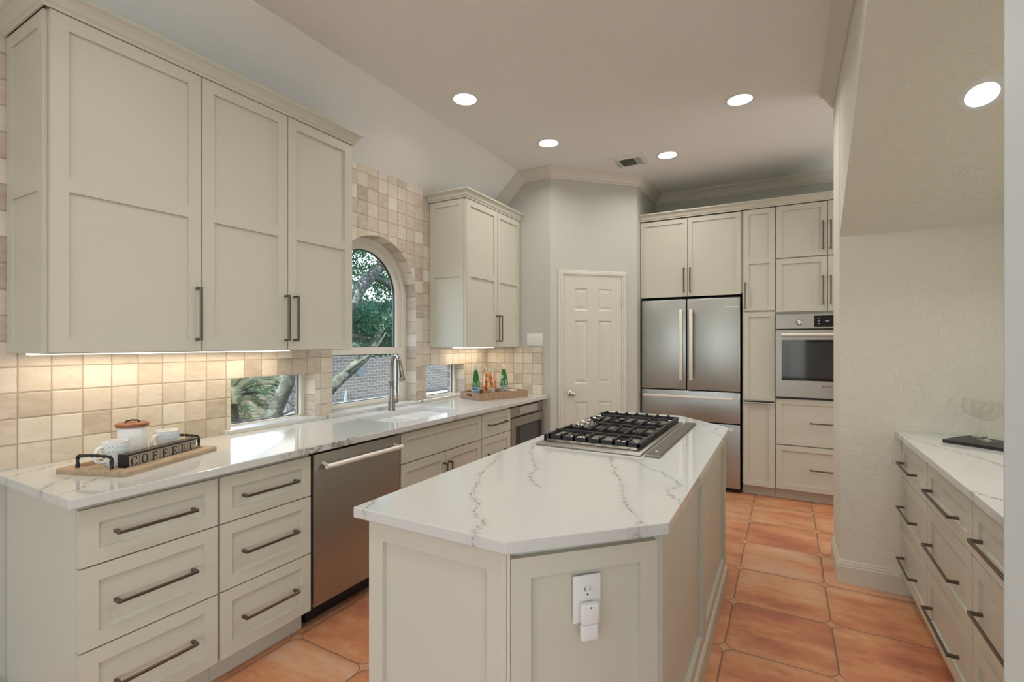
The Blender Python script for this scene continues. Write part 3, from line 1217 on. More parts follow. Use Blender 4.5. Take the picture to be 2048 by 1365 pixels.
# faucet
t = thing('faucet', 'brushed nickel pull-down gooseneck faucet behind the sink', 'faucet', (-2.487, 2.654, ZT), 0)
fb = MB()
fb.lathe([(.0255, 0), (.0255, .006), (.024, .012), (.024, .05), (.020, .11), (.0165, .16), (.0165, .195), (.020, .205), (.0205, .215), (.018, .224), (.0135, .228)], seg=32)
fb.build('body', FAUC, t, 50)
ph = R(-27)
dx, dy = math.cos(ph), math.sin(ph)
RAD = .088
pts = [(0, 0, .224), (0, 0, .306)]
for k in range(1, 15):
    a = math.pi - math.pi * .93 * k / 14
    pts.append((dx * (RAD + RAD * math.cos(a)), dy * (RAD + RAD * math.cos(a)), .306 + RAD * math.sin(a)))
MB().tube(pts, .0125, 20).build('spout', FAUC, t, 60)
e = Vector(pts[-1])
tdir = (Vector(pts[-1]) - Vector(pts[-2])).normalized()
hdm = MB()
q = [e - tdir * .004 + tdir * s for s in (0, .004, .03, .07, .10, .108)]
hdm.tube(q, [.0135, .0145, .0155, .019, .0225, .0215], 24)
sh = hdm.build('spray_head', FAUC, t, 50)
sd = Vector((-dy, dx, 0)) * -1
bt = MB()
out_n = Vector((dx, dy, 0))
for s, r_ in ((.045, .006), (.072, .008)):
    c0 = e + tdir * s + Vector((.35, -.94, 0)).normalized() * (.0155 + (s - .03) * .07)
    bt.sphere(c0, r_, (1, .5, 1.5), 12, 8)
bt.build('button', BLACK, sh, 60)
lv = MB()
lv.cyl((0, .015, .058), (0, .046, .066), .013, .013)
lv.sphere((0, .046, .066), .019, (1, 1, 1.1))
lv.tube([(0, .048, .07), (.003, .056, .10), (.004, .052, .135), (.004, .044, .165)], [.012, .010, .008, .006], 14)
lv.build('lever', FAUC, t, 60)

# ---- wall cabinets over the sink run
XU = -2.23
Z0, Z1 = 1.346, 2.551
MIDS = ((1.924, 1.977),)
CCR = [(0, 0), (.006, 0), (.008, .010), (.015, .016), (.022, .034), (.033, .047), (.042, .052), (.046, .056), (.046, .066), (0, .066)]
WG = 'white wall cabinets over the sink counter'
dep = -XW + XU - .004


def side_panel(root, x, y0, y1, z0, z1, facing):
    """shaker end panel: facing -1 looks along local -x"""
    mb = MB()
    if facing < 0:
        M = Matrix.Translation((x - .012, y1, 0)) @ Matrix.Rotation(R(-90), 4, 'Z')
    else:
        M = Matrix.Translation((x + .012, y0, 0)) @ Matrix.Rotation(R(90), 4, 'Z')
    shaker(mb, 0, y1 - y0, z0, z1, b=.05, t=.0115, rec=.006, mids=MIDS if z0 > 1 else (), M=M)
    return mb.build('end_panel', CAB, root)


t = run('wall_cabinet', 'white one-door wall cabinet at the left end with a two-panel side', 'cabinet', (XU, .693, 0), 90, .0, .507, Z0, Z1 + .03, dep, toe=False, group=WG)
side_panel(t, 0.0, .021, dep, Z0, Z1, -1)
front(t, 'door', .0, .505, Z0 + .003, Z1, mids=MIDS, b=.053, handle=(.486, 1.511, .232, True))
MB().box(.02, .50, .23, .285, Z0 - .0075, Z0 - .0005).build('light_strip', STRIP, t)
t = run('wall_cabinet', 'white two-door wall cabinet beside the arched window, over the left drawers', 'cabinet', (XU, 1.201, 0), 90, .0, .850, Z0, Z1 + .03, dep, toe=False, group=WG)
front(t, 'door', .0, .4205, Z0 + .003, Z1, mids=MIDS, b=.053, handle=(.407, 1.511, .236, True))
front(t, 'door', .4225, .849, Z0 + .003, Z1, mids=MIDS, b=.053, handle=(.459, 1.511, .236, True))
MB().box(.01, .60, .23, .285, Z0 - .0075, Z0 - .0005).build('light_strip', STRIP, t)
cr = MB()
cr.sweep([(XW + .003, .678, Z1 + .001), (XU, .678, Z1 + .001), (XU, 2.052, Z1 + .001), (XW + .003, 2.052, Z1 + .001)], CCR, side=-1)
cr.box(XW + .003, XU + .001, .678, 2.052, Z1 + .032, Z1 + .068)
tag(cr.build('cabinet_crown', CAB), 'cream crown moulding along the top of the long left wall cabinets', 'moulding', 'crown mouldings on the cabinets')

t = run('wall_cabinet', 'white two-door wall cabinet right of the window, over the bottles and oranges', 'cabinet', (XU, 3.232, 0), 90, .0, .900, Z0, Z1 + .03, dep, toe=False, group=WG)
side_panel(t, 0.0, .021, dep, Z0, Z1, -1)
MB().box(-.006, .004, .0, .021, Z0, Z1).build('corner_strip', CAB, t)
front(t, 'door', .008, .4775, Z0 + .003, Z1, mids=MIDS, b=.053, handle=(.4625, 1.511, .232, True))
front(t, 'door', .4795, .900, Z0 + .003, Z1, mids=MIDS, b=.053, handle=(.512, 1.511, .232, True))
MB().box(.20, .80, .23, .285, Z0 - .0075, Z0 - .0005).build('light_strip', STRIP, t)
cr = MB()
cr.sweep([(XW + .003, 3.216, Z1 + .001), (XU, 3.216, Z1 + .001), (XU, YP - .004, Z1 + .001)], CCR, side=-1)
cr.box(XW + .003, XU + .001, 3.216, YP - .004, Z1 + .032, Z1 + .068)
tag(cr.build('cabinet_crown', CAB), 'cream crown moulding on the wall cabinet right of the window', 'moulding', 'crown mouldings on the cabinets')
for (ya, yb) in ((.72, 1.19), (1.22, 1.80), (3.44, 4.02)):
    area('under_cabinet_lamp', (-2.485, (ya + yb) / 2, Z0 - .012), (0, 0, -1), .04, yb - ya, 1.1 * (yb - ya) / .5, (1, .82, .58))

# ---- back wall: fridge, tall cabinet, oven tower
YB = 4.907
BG = 'white cabinets on the back wall'
t = run('fridge_cabinet', 'white two-door cabinet above the refrigerator', 'cabinet', (0, YB, 0), 0, -1.270, -.345, 1.842, 2.593, .62, toe=False, group=BG)
front(t, 'door', -1.268, -.8215, 1.830, 2.584, b=.042, handle=(-.850, 1.988, .236, True))
front(t, 'door', -.8190, -.356, 1.830, 2.584, b=.042, handle=(-.794, 1.988, .236, True))

t = thing('refrigerator', 'stainless French-door refrigerator with two bottom drawers', 'refrigerator', (-.812, YB, 0), 0)
x0, x1 = -.444, .452
MB().box(x0 + .004, x1 - .006, .035, .60, .015, 1.815).build('case', BLACK, t)
MB().box(x0, x1, .05, .60, .004, .04).build('foot_rail', BLACK, t)


def steel_front(nm, a, b, c, d):
    return MB().box(a, b, -.012, .032, c, d, None, .006, 3).build(nm, STEELV, t, 40)


for (a, b, hx) in ((x0, -.019, -.061), (-.010, x1, .032)):
    f_ = steel_front('door', a, b, .937, 1.804)
    h_ = MB()
    h_.box(hx - .0155, hx + .0155, -.066, -.052, 1.03, 1.705, None, .003, 2)
    for z in (1.05, 1.685):
        h_.box(hx - .010, hx + .010, -.052, -.012, z - .012, z + .012)
    h_.build('handle', CHROMEB, f_, 40)
    if hx > 0:
        MB().box(.313, .443, -.0145, -.0118, 1.712, 1.720).build('badge', CHROMEB, f_)
for (c, d, hz) in ((.640, .926, .872), (.045, .630, .590)):
    f_ = steel_front('drawer', x0, x1, c, d)
    h_ = MB()
    h_.box(-.415, .400, -.066, -.052, hz - .014, hz + .014, None, .003, 2)
    for x in (-.39, .375):
        h_.box(x - .012, x + .012, -.052, -.012, hz - .010, hz + .010)
    h_.build('handle', CHROMEB, f_, 40)

t = run('tall_cabinet', 'narrow tall white pantry cabinet between refrigerator and oven', 'cabinet', (0, YB, 0), 0, -.343, -.079, 0, 2.593, .62, group=BG)
front(t, 'door', -.334, -.082, 1.675, 2.590, mids=((2.098, 2.150),), b=.045, handle=(-.317, 1.815, .236, True))
front(t, 'door', -.334, -.082, .867, 1.662, b=.045)
f_ = front(t, 'drawer_front', -.334, -.082, .095, .852, b=.045)
MB().box(-.328, -.088, -.030, .0, .853, .860).box(-.328, -.088, -.030, -.026, .845, .860).build('handle', CHROME, f_)

t = thing('oven_cabinet', 'tall white oven cabinet with four upper doors and two drawers', 'cabinet', (0, YB, 0), 0, BG)
ob = MB()
ob.box(-.077, .700, .021, .62, .105, .894).box(-.077, .700, .075, .62, 0, .105).box(-.077, .700, .021, .62, 1.638, 2.593)
ob.box(-.077, -.0755, .021, .62, .894, 1.638).box(.6985, .700, .021, .62, .894, 1.638).box(-.0755, .6985, .55, .62, .894, 1.638)
ob.build('body', CAB, t)
OC = .3115
for (za, zb) in ((2.133, 2.590), (1.657, 2.124)):
    hz = (za + zb) / 2 + (-.055 if za < 2 else -.06)
    front(t, 'door', -.073, OC - .0015, za, zb, b=.046, handle=(OC - .032, hz, .24, True))
    front(t, 'door', OC + .0015, .696, za, zb, b=.046, handle=(OC + .022, hz, .24, True))
for (za, zb, hz) in ((.493, .894, .694), (.099, .484, .293)):
    front(t, 'drawer_front', -.073, .696, za, zb, b=.046, handle=(OC, hz, .256, False))
cr = MB()
cr.sweep([(-1.270, YB, 2.596), (.700, YB, 2.596)], [(d, h * .98) for d, h in CCR], side=-1)
cr.box(-1.270, .700, YB - .001, YB + .62, 2.601, 2.660)
tag(cr.build('cabinet_crown', CAB), 'cream crown moulding over the refrigerator and oven cabinets', 'moulding', 'crown mouldings on the cabinets')

t = thing('built_in_oven', 'stainless built-in oven with a glass door in the tall cabinet', 'oven', (OC, YB, .90), 0)
MB().box(-.386, .386, -.004, .30, -.004, .735).build('case', BLACK, t)
cp = MB().box(-.386, .386, -.020, -.004, .607, .735, None, .002, 1).build('control_panel', STEEL, t)
MB().box(-.098, .098, -.0225, -.020, .620, .717).build('display', BLKGLASS, cp)
for i in range(3):
    for xa in (-.072, .058):
        MB().box(xa, xa + .014, -.0235, -.0225, .646 + .022 * i, .650 + .022 * i).build('key_mark', LED, cp)
MB().box(-.016, .012, -.0235, -.0225, .667, .671).build('clock', LED, cp)
kn = MB()
KM = Matrix.Translation((-.2075, -.020, .662)) @ Matrix.Rotation(R(90), 4, 'X')
kn.lathe([(.026, 0), (.026, .004), (.024, .007), (.022, .022), (.018, .025), (0, .0255)], seg=28, M=KM)
kn.box(-.2105, -.2045, -.050, -.044, .642, .682)
kn.build('knob', CHROME, cp, 50)
od = MB()
od.prism([(-.386, .014), (.386, .014), (.386, .595), (-.386, .595)], -.028, -.004, RXZ, holes=[[(-.340, .158), (.340, .158), (.340, .510), (-.340, .510)]])
dm = od.build('door', STEEL, t)
MB().box(-.342, .342, -.026, -.012, .157, .511).build('window', BLKGLASS, dm)
MB().box(-.275, .275, -.0275, -.026, .185, .490).build('inner_window', plain('oven_window', (.035, .034, .034), .06), dm)
hh = MB()
hh.tube([(-.342, -.078, .555), (.342, -.078, .555)], .014, 20)
for x in (-.30, .30):
    hh.cyl((x, -.078, .555), (x, -.028, .555), .009)
hh.build('handle', CHROMEB, dm, 50)
tx = MB()
tx.text('BOSCH', .021, .0006, Matrix.Translation((-.022, -.0285, .106)) @ Matrix.Rotation(R(90), 4, 'X'))
tx.tube([(-.037 + .008 * math.cos(2 * math.pi * k / 16), -.0287, .113 + .008 * math.sin(2 * math.pi * k / 16)) for k in range(16)], .0011, 6, closed=True)
tx.box(-.042, -.032, -.0292, -.0284, .1123, .1137).box(-.0415, -.0395, -.0292, -.0284, .108, .118).box(-.0345, -.0325, -.0292, -.0284, .108, .118)
tx.build('lettering', BLACK, dm)

# ---- island
isl = thing('kitchen_island', 'cream panelled kitchen island with clipped corners in the middle of the floor', 'island', (-.69, 2.2, 0), 0)
ox, oy = .69, -2.2
base = [(-1.085, 1.06), (-.612, 1.06), (-.300, 1.385), (-.300, 3.045), (-.612, 3.375), (-1.085, 3.375)]
bl = [(x + ox, y + oy) for x, y in base]


def inset(poly, d):
    n = len(poly)
    out = []
    for i in range(n):
        p, c, q = Vector(poly[i - 1]), Vector(poly[i]), Vector(poly[(i + 1) % n])
        t1, t2 = (c - p).normalized(), (q - c).normalized()
        n1, n2 = Vector((-t1.y, t1.x)), Vector((-t2.y, t2.x))
        o_ = (n1 + n2) / (1 + n1.dot(n2))
        out.append((c.x + o_.x * d, c.y + o_.y * d))
    return out


MB().prism(inset(bl, .020), 0, ZB - .0005).build('body', CAB, isl)
MB().sweep([(x, y, 0) for x, y in bl], [(-.003, 0), (.010, 0), (.010, .098), (.004, .108), (-.003, .110)], side=-1, closed=True).build('plinth', CAB, isl)


def isl_panel(a, b, nm, cuts, b_=.055, gap=.010, ztop=.838):
    ax, ay = a
    bx, by = b
    ln = math.hypot(bx - ax, by - ay)
    ang = math.degrees(math.atan2(by - ay, bx - ax))
    M = TR(ax + ox, ay + oy, 0, ang)
    for (s0, s1) in cuts:
        mb = MB()
        shaker(mb, s0 * ln + gap, s1 * ln - gap, .111, ztop, b=b_, t=.0195, rec=.0165, M=M)
        mb.build(nm, CAB, isl)
    return M, ln


isl_panel(base[0], base[1], 'end_panel', [(0, 1)], gap=.001, ztop=.858)
MCH, LCH = isl_panel(base[1], base[2], 'corner_panel', [(0, 1)], gap=.012, ztop=.840)
isl_panel(base[2], base[3], 'side_panel', [(0, .492), (.492, 1)], gap=.0, ztop=.858)
isl_panel(base[3], base[4], 'corner_panel', [(0, 1)], gap=.012)
isl_panel(base[4], base[5], 'end_panel', [(0, 1)], gap=.001, ztop=.858)
isl_panel(base[5], base[0], 'side_panel', [(0, .333), (.333, .666), (.666, 1)], gap=.002)
for (x, y), a in ((base[1], 22.5), (base[2], 67.5), (base[3], 112.5), (base[4], 157.5)):
    mb = MB()
    M = TR(x + ox, y + oy, 0, a)
    mb.box(-.0105, -.002, .003, .018, .111, ZB - .001, M).box(.002, .0105, .003, .018, .111, ZB - .001, M).box(-.0012, .0012, .001, .016, .111, ZB - .001, M)
    mb.build('corner_post', CAB, isl)

it = MB()
top = [(-1.121, 1.034), (-.597, 1.034), (-.275, 1.362), (-.281, 3.052), (-.606, 3.400), (-1.121, 3.400)]
it.prism(top, ZB, ZT)
o = it.build('countertop', Q_ISL)
tag(o, 'white quartz island top with grey veins and clipped corners', 'countertop')
bv = o.modifiers.new('bevel', 'BEVEL')
bv.width = .003
bv.segments = 2
bv.limit_method = 'ANGLE'
bv.angle_limit = R(30)

# outlet on the clipped corner: local x measured along the face from base[1]
SR = LCH
t = thing('outlet', 'white duplex wall outlet on the clipped near corner of the island', 'outlet', (base[1][0], base[1][1], 0), 46.2)
t.rotation_euler = (0, 0, math.atan2(base[2][1] - base[1][1], base[2][0] - base[1][0]))
ocx = LCH - .2255
oy0 = .008
MB().box(ocx - .040, ocx + .040, oy0 - .006, oy0 - .0004, .645, .770, None, .0025).build('cover_plate', WHITEPL, t, 40)
rc = MB()
for zc in (.728, .685):
    rc.lathe([(.0, .0), (.0165, .0), (.0165, .002), (.0155, .003), (0, .003)], seg=28, M=Matrix.Translation((ocx, oy0 - .006, zc)) @ Matrix.Rotation(R(90), 4, 'X') @ Matrix.Diagonal((1, .88, 1, 1)))
ro = rc.build('receptacle', WHITEPL, t, 40)
zc = .728
MB().box(ocx - .0085, ocx - .0065, oy0 - .0094, oy0 - .0089, zc + .001, zc + .011).build('slot', BLACK, ro)
MB().box(ocx + .0055, ocx + .0075, oy0 - .0094, oy0 - .0089, zc + .001, zc + .011).build('slot', BLACK, ro)
MB().sphere((ocx, oy0 - .009, zc - .008), .003, (1, .2, 1), 10, 6).build('ground_hole', BLACK, ro)
t2 = thing('plug_in_night_light', 'pale grey plug-in night light in the lower socket of the island outlet', 'night light', (base[1][0], base[1][1], 0), 0)
t2.rotation_euler = t.rotation_euler
MB().box(ocx - .026, ocx + .026, oy0 - .030, oy0 - .0098, .648, .704, None, .007, 4).build('case', WHITEPL, t2, 60)
MB().box(ocx - .025, ocx + .024, oy0 - .026, oy0 - .0095, .605, .6475, None, .006, 4).build('diffuser', plain('frosted_diffuser', (.80, .80, .82), .3), t2, 60)
MB().sphere((ocx, oy0 - .0305, .695), .0024, (1, .5, 1), 10, 6).build('sensor', DARKGREY, t2)

# ---- cooktop (local origin at plate centre)
CX0, CX1, CY0, CY1 = -1.045, -.540, 2.088, 3.075
t = thing('gas_cooktop', 'five-burner stainless gas cooktop with black grates set in the island', 'cooktop', ((CX0 + CX1) / 2, (CY0 + CY1) / 2, ZT), 0)
hx, hy = (CX1 - CX0) / 2, (CY1 - CY0) / 2
MB().box(-hx, hx, -hy, hy, .0005, .010, None, .003, 2).build('plate', STEEL, t, 40)
GR = [(-hy + .075, -hy + .360), (-hy + .368, hy - .338), (hy - .330, hy - .020)]
gx0, gx1 = -hx + .012, hx - .020
for gi, (ga, gb) in enumerate(GR):
    g = MB()
    w = .012
    xl = gx0 if gi != 1 else gx0 + .115
    # outer frame low, with a wide tabbed bar at the right
    g.box(xl, gx1, ga, ga + w, .020, .040, None, .002, 1)
    g.box(xl, gx1, gb - w, gb, .020, .040, None, .002, 1)
    g.box(xl, xl + w, ga, gb, .020, .040, None, .002, 1)
    g.box(gx1 - .018, gx1, ga, gb, .018, .040, None, .003, 1)
    mid = (ga + gb) / 2
    g.box(xl, gx1 - .03, mid - w / 2, mid + w / 2, .034, .047, None, .002, 1)
    nf = 7 if gi != 1 else 5
    for k in range(nf):
        x = xl + .03 + (gx1 - xl - .09) * k / (nf - 1)
        ln = .115 if k in (3, nf - 2) else .075
        for (y0, sg) in ((ga, 1), (gb, -1)):
            ya, yb = (y0, y0 + ln) if sg > 0 else (y0 - ln, y0)
            g.box(x - .005, x + .005, ya, yb, .036, .049, None, .002, 1)
            g.box(x - .007, x + .007, min(y0, y0 + sg * .014), max(y0, y0 + sg * .014), .022, .050, None, .002, 1)
    for x in (xl + .006, gx1 - .009):
        for y in (ga + .006, gb - .006):
            g.box(x - .006, x + .006, y - .006, y + .006, .010, .022)
    g.build('grate', IRON, t, 35)
BRN = [(-hx + .14, GR[0], .5, .042), (hx - .14, GR[0], .5, .036), (.045, GR[1], .5, .062), (-hx + .14, GR[2], .5, .036), (hx - .14, GR[2], .5, .042)]
for (bx, gy, f_, r_) in BRN:
    by = gy[0] + (gy[1] - gy[0]) * f_
    b = MB()
    b.lathe([(r_ + .022, .010), (r_ + .020, .0135), (r_ + .004, .015), (r_, .024), (r_ - .004, .026), (0, .026)], (bx, by, 0), 32)
    bo = b.build('burner', CHROME, t, 50)
    MB().lathe([(r_ - .006, .0262), (r_ - .004, .029), (r_ - .007, .0325), (0, .0335)], (bx, by, 0), 32).build('burner_cap', IRON, bo, 50)
for k in range(5):
    y = -.085 + .088 * k
    b = MB()
    x = -hx + .048
    b.lathe([(.021, .0102), (.021, .015), (.017, .017), (.016, .030), (.014, .032), (0, .032)], (x, y, 0), 24)
    b.box(x - .022, x + .022, y - .005, y + .005, .026, .050, None, .003, 2)
    b.build('knob', CHROME, t, 50)
t = thing('downdraft_vent', 'narrow stainless downdraft vent strip beside the gas cooktop on the island', 'vent', (-.494, 2.585, ZT), 0)
MB().box(-.031, .031, -.488, .488, .0005, .010, None, .002, 1).build('lid', brushed('steel_lid', (.23, .215, .19), .34, 1), t)
MB().lathe([(.007, .0101), (.007, .0115), (0, .012)], (.0, -.40, 0), 20).build('button', CHROMEB, t)

# ---- nook drawers under the stairs
XN = .560
NG = 'white drawer cabinets in the nook under the stairs'
NZ = ((.657, .845), (.372, .654), (.104, .369))
for i, (ya, yb, lab) in enumerate(((3.400, 2.843, 'white three-drawer base cabinet at the far end of the nook, touching the textured wall'),
                                  (2.842, 2.234, 'white three-drawer base cabinet in the middle of the nook run'),
                                  (2.233, 1.625, 'white nook drawer cabinet nearest the viewer, cut off by the near wall edge'))):
    t = run('drawer_cabinet', lab, 'cabinet', (XN, ya, 0), -90, .001, ya - yb - .001, 0, KT, .62, group=NG, toe_y=.07)
    hl = .29 if i == 0 else .39
    xa = .016 if i == 0 else .003
    for za, zb in NZ:
        hc = (ya - 3.185) if i == 0 else (ya - 2.570 if i == 1 else ya - 1.945)
        front(t, 'drawer_front', xa, ya - yb - .003, za, zb, b=.055, handle=(hc, (za + zb) / 2 - .016, hl, False))
o = MB().box(XN, 1.185, .95, 1.624, .10, KT).box(XN + .07, 1.185, .95, 1.624, 0, .10).build('base_cabinet', CAB)
tag(o, 'plain white base cabinet under the near end of the nook counter', 'cabinet', NG)
o = MB().box(.533, 1.188, .95, 3.398, ZB, ZT, None, .003).build('countertop', Q_NOOK)
tag(o, 'white quartz counter with thin grey veins in the nook under the stairs', 'countertop')

# ================================================================== FITTINGS
CLG = 'recessed downlights in the flat ceiling'


def downlight(loc, label, group=CLG, rot=None, power=6.3, r=.078, trim=.097, name='ceiling_light'):
    t = thing(name, label, 'ceiling light', loc, 0, group)
    if rot:
        t.rotation_euler = rot
    MB().lathe([(r, -.0045), (r + .004, -.0065), (trim - .006, -.0055), (trim, -.001), (trim, 0), (r, 0)], seg=40).build('trim_ring', WHITEPL, t, 40)
    MB().lathe([(r, -.001), (r - .001, -.0045), (0, -.005)], seg=40).build('lens', LENS, t, 40)
    d = bpy.data.lights.new('downlight_lamp', 'AREA')
    d.shape = 'DISK'
    d.size = .15
    d.energy = power
    d.color = (1, .95, .87)
    d.spread = R(150)
    lo = bpy.data.objects.new('downlight_lamp', d)
    COL.objects.link(lo)
    lo.parent = t
    lo.location = (0, 0, -.012)
    return t


downlight((-1.872, 2.695, ZC), 'round recessed ceiling light nearest the sloped ceiling, largest in view')
downlight((-1.688, 3.622, ZC), 'round recessed ceiling light in front of the pantry corner crown')
downlight((-.266, 3.603, ZC), 'round recessed ceiling light near the right wall crown end')
downlight((-.894, 4.358, ZC), 'round recessed ceiling light beside the air vent')
for x, y in ((-1.05, 1.25), (-.20, 1.85), (-.95, .2), (-1.2, -2.2), (1.0, -2.4), (1.25, 4.3)):  # unseen lamps, added to brighten the kitchen and hall
    downlight((x, y, ZC), 'round recessed ceiling light outside the picture', group='downlights outside the picture')
sa = math.atan(.636)
downlight((.715, 2.733, 2.0 + .636 * (3.40 - 2.733) - .001), 'round recessed light on the sloped soffit under the stairs', group=None, rot=(-sa, 0, 0), power=9, r=.056, trim=.082, name='soffit_light')

# air vent
t = thing('air_vent', 'white rectangular ceiling air vent with a dark grille, beside a ceiling light', 'vent', (-1.225, 4.338, ZC), 0)
MB().prism([(-.160, -.137), (.160, -.137), (.160, .137), (-.160, .137)], -.012, -.0005, None, holes=[[(-.115, -.085), (.115, -.085), (.115, .10), (-.115, .10)]]).build('frame', WHITEPL, t)
MB().box(-.115, .115, -.085, .10, -.003, -.0008).build('backing', MESHGREY, t)
for x in (-.106, -.092, -.078, .064, .079, .094, .108):
    MB().box(x - .0045, x + .0015, -.085, .10, -.0115, -.0032).build('louvre', WHITEPL, t)
t = tag(MB().box(-.060, .060, -.022, .022, -.003, -.0004, None, .001, 1).build('ceiling_plate', CEIL), 'small blank painted plate on the ceiling near the right wall', 'cover plate')
t.location = (-.295, 4.215, ZC)

# switch plate on the pantry wall
t = thing('switch_plate', 'white triple rocker switch plate on the wall above the bottles', 'switch', (-2.075, YP - .0005, 1.415), 0)
MB().box(-.082, .082, -.006, 0, -.058, .058, None, .0025).build('plate', WHITEPL, t, 40)
for x in (-.046, 0, .046):
    MB().box(x - .0165, x + .0165, -.0085, -.006, -.033, .033, None, .0012, 1).build('rocker', WHITEPL, t)

# ================================================================== THINGS ON THE COUNTERS
# --- coffee tray, local x along its length from the near end, local y toward the wall
TA = math.degrees(math.atan2(.936, -.353))
CT = (-2.09, .856, ZT)
t = thing('wooden_tray', 'weathered wood tray with twisted iron handles holding the coffee things', 'tray', CT, TA)
TL, TW_ = .445, .296
tr = MB()
tr.box(.02, TL - .02, .02, TW_ - .02, .0005, .008)
prof = [(0, .0005), (0, .016), (.004, .021), (.030, .024), (.034, .022), (.036, .008), (.036, .0005)]
tr.sweep([(0, 0, 0), (TL, 0, 0), (TL, TW_, 0), (0, TW_, 0)], prof, side=1, closed=True)
tr.build('tray', WEATHER, t)
for xs in (.018, TL - .018):
    pts = []
    a, b = .075, .221
    for k in range(5):
        pts.append((xs, a, .022 + .038 * k / 4))
    n_ = 18
    for k in range(n_ + 1):
        f_ = k / n_
        pts.append((xs, a + .006 + (b - a - .012) * f_, .066 + .003 * math.sin(f_ * math.pi)))
    for k in range(5):
        pts.append((xs, b, .060 - .038 * k / 4))
    mb = MB()
    for ph_ in (0, math.pi):
        tw_ = [(p[0] + .0028 * math.cos(i * .9 + ph_), p[1] + (.0028 * math.sin(i * .9 + ph_) if 4 >= i or i >= 24 else 0), p[2] + (.0028 * math.sin(i * .9 + ph_) if 4 < i < 24 else 0)) for i, p in enumerate(pts)]
        mb.tube(tw_, .0042, 8)
    mb.build('handle', BLKWOOD, t, 60)


def tray_pt(a, w, z=0.0, base=CT, ang=TA):
    c, s = math.cos(R(ang)), math.sin(R(ang))
    return (base[0] + c * a - s * w, base[1] + s * a + c * w, base[2] + z)


# letter sign; front faces local -y
t = thing('letter_sign', 'black framed wooden letter-tile sign reading COFFEE 1st in the tray', 'sign', tray_pt(.050, .058, .0085), TA)
SL = .335
MB().box(0, SL, .004, .026, 0, .060).box(0, .010, -.012, .004, 0, .060).box(.010, SL, -.012, .004, .0535, .060).box(.010, SL, -.012, .004, 0, .004).build('frame', BLKWOOD, t)
tw_w = (SL - .012) / 7
H_ = .040


def serif(mb, ch, x, z, h, M):
    """letters built from strokes with slab serifs, on the local xz plane"""
    w = h * .80
    st, th, dp = h * .17, h * .075, .0012

    def bx(a, b, c, d):
        mb.box(x + a * w, x + b * w, -dp, 0, z + c * h, z + d * h, M)

    def arc(cx, cz, rx, rz, a0, a1, thick, thin):
        n = 28
        for k in range(n):
            p = []
            for kk in (k, k + 1):
                an = R(a0 + (a1 - a0) * kk / n)
                wd = thin + (thick - thin) * abs(math.cos(an)) ** 1.3
                for s_ in (0, 1):
                    rr1, rr2 = rx - s_ * wd, rz - s_ * (thin if abs(math.cos(an)) < .5 else wd * .6)
                    p.append((x + cx + rr1 * math.cos(an), z + cz + rr2 * math.sin(an)))
            q = [(p[0][0], p[0][1]), (p[2][0], p[2][1]), (p[3][0], p[3][1]), (p[1][0], p[1][1])]
            mb._add([(a_, -dp, b_) for a_, b_ in q], [(0, 1, 2, 3), (3, 2, 1, 0)], M)
    if ch == 'O':
        arc(w * .5, h * .5, w * .52, h * .52, 0, 360, st, th)
    elif ch == 'C':
        arc(w * .55, h * .5, w * .53, h * .52, 48, 312, st, th)
        bx(.86, .94, .66, .98)
        bx(.86, .94, .02, .26)
    elif ch in 'FE':
        bx(.12, .31, 0, 1)
        bx(0, .9, .925, 1)
        bx(0, .45 if ch == 'F' else .92, 0, .075)
        bx(.3, .66, .47, .54)
        bx(.62, .69, .36, .64)
        bx(.83, .9, .70, 1)
        if ch == 'E':
            bx(.85, .92, 0, .30)
    elif ch == '1':
        bx(.18, .36, 0, 1)
        bx(0, .54, 0, .075)
        bx(.05, .2, .80, .88)


for i, ch in enumerate('COFFEE1'):
    xa = .011 + i * tw_w
    tile_ = MB().box(xa + .0012, xa + tw_w - .0012, -.008, .0038, .005, .0525).build('letter_tile', TILEWOOD, t)
    lm = MB()
    M = Matrix.Translation((0, -.0082, 0))
    if ch == '1':
        serif(lm, '1', xa + .008, .0125, .033, M)
        lm.text('st', .019, .0006, M @ Matrix.Translation((xa + .0265, 0, .0325)) @ Matrix.Rotation(R(90), 4, 'X'))
    else:
        serif(lm, ch, xa + (tw_w - .0265) / 2, .0125, .033, M)
    lm.build('letter', BLKWOOD, tile_)


def mug(label, loc, rz):
    m_ = thing('mug', label, 'mug', loc, rz, 'white coffee mugs in the tray')
    b = MB()
    b.lathe([(.028, 0), (.030, .002), (.033, .008), (.040, .05), (.0445, .098), (.0450, .100), (.0435, .101), (.0420, .099), (.0375, .05), (.031, .012), (0, .008)], seg=40)
    b.build('cup', PORC, m_, 40)
    pts = [(0, -.041, .082)]
    for k in range(11):
        a = R(80 + 200 * k / 10)
        pts.append((0, -.046 + .026 * math.cos(a), .055 + .030 * math.sin(a)))
    pts.append((0, -.036, .026))
    MB().tube(pts, .0062, 12, flat=1.4).build('handle', PORC, m_, 60)
    d = MB()
    for r_ in range(2):
        for k in range(9):
            a = R(-62 + 13 * k)
            c0, z0 = Vector((math.cos(a), math.sin(a), 0)), .060 + .016 * r_
            rr = .0402 + (z0 - .05) * .094
            a2 = a + R(9)
            c1 = Vector((math.cos(a2), math.sin(a2), 0))
            d.tube([c0 * rr + Vector((0, 0, z0)), (c0 + c1) * .5 * (rr + .0022) + Vector((0, 0, z0 + .009)), c1 * (rr + .0012) + Vector((0, 0, z0 + .013))], [.001, .0022, .001], 8)
    d.build('relief', plain('blue_white_relief', (.66, .71, .76), .2), m_, 60)
    return m_


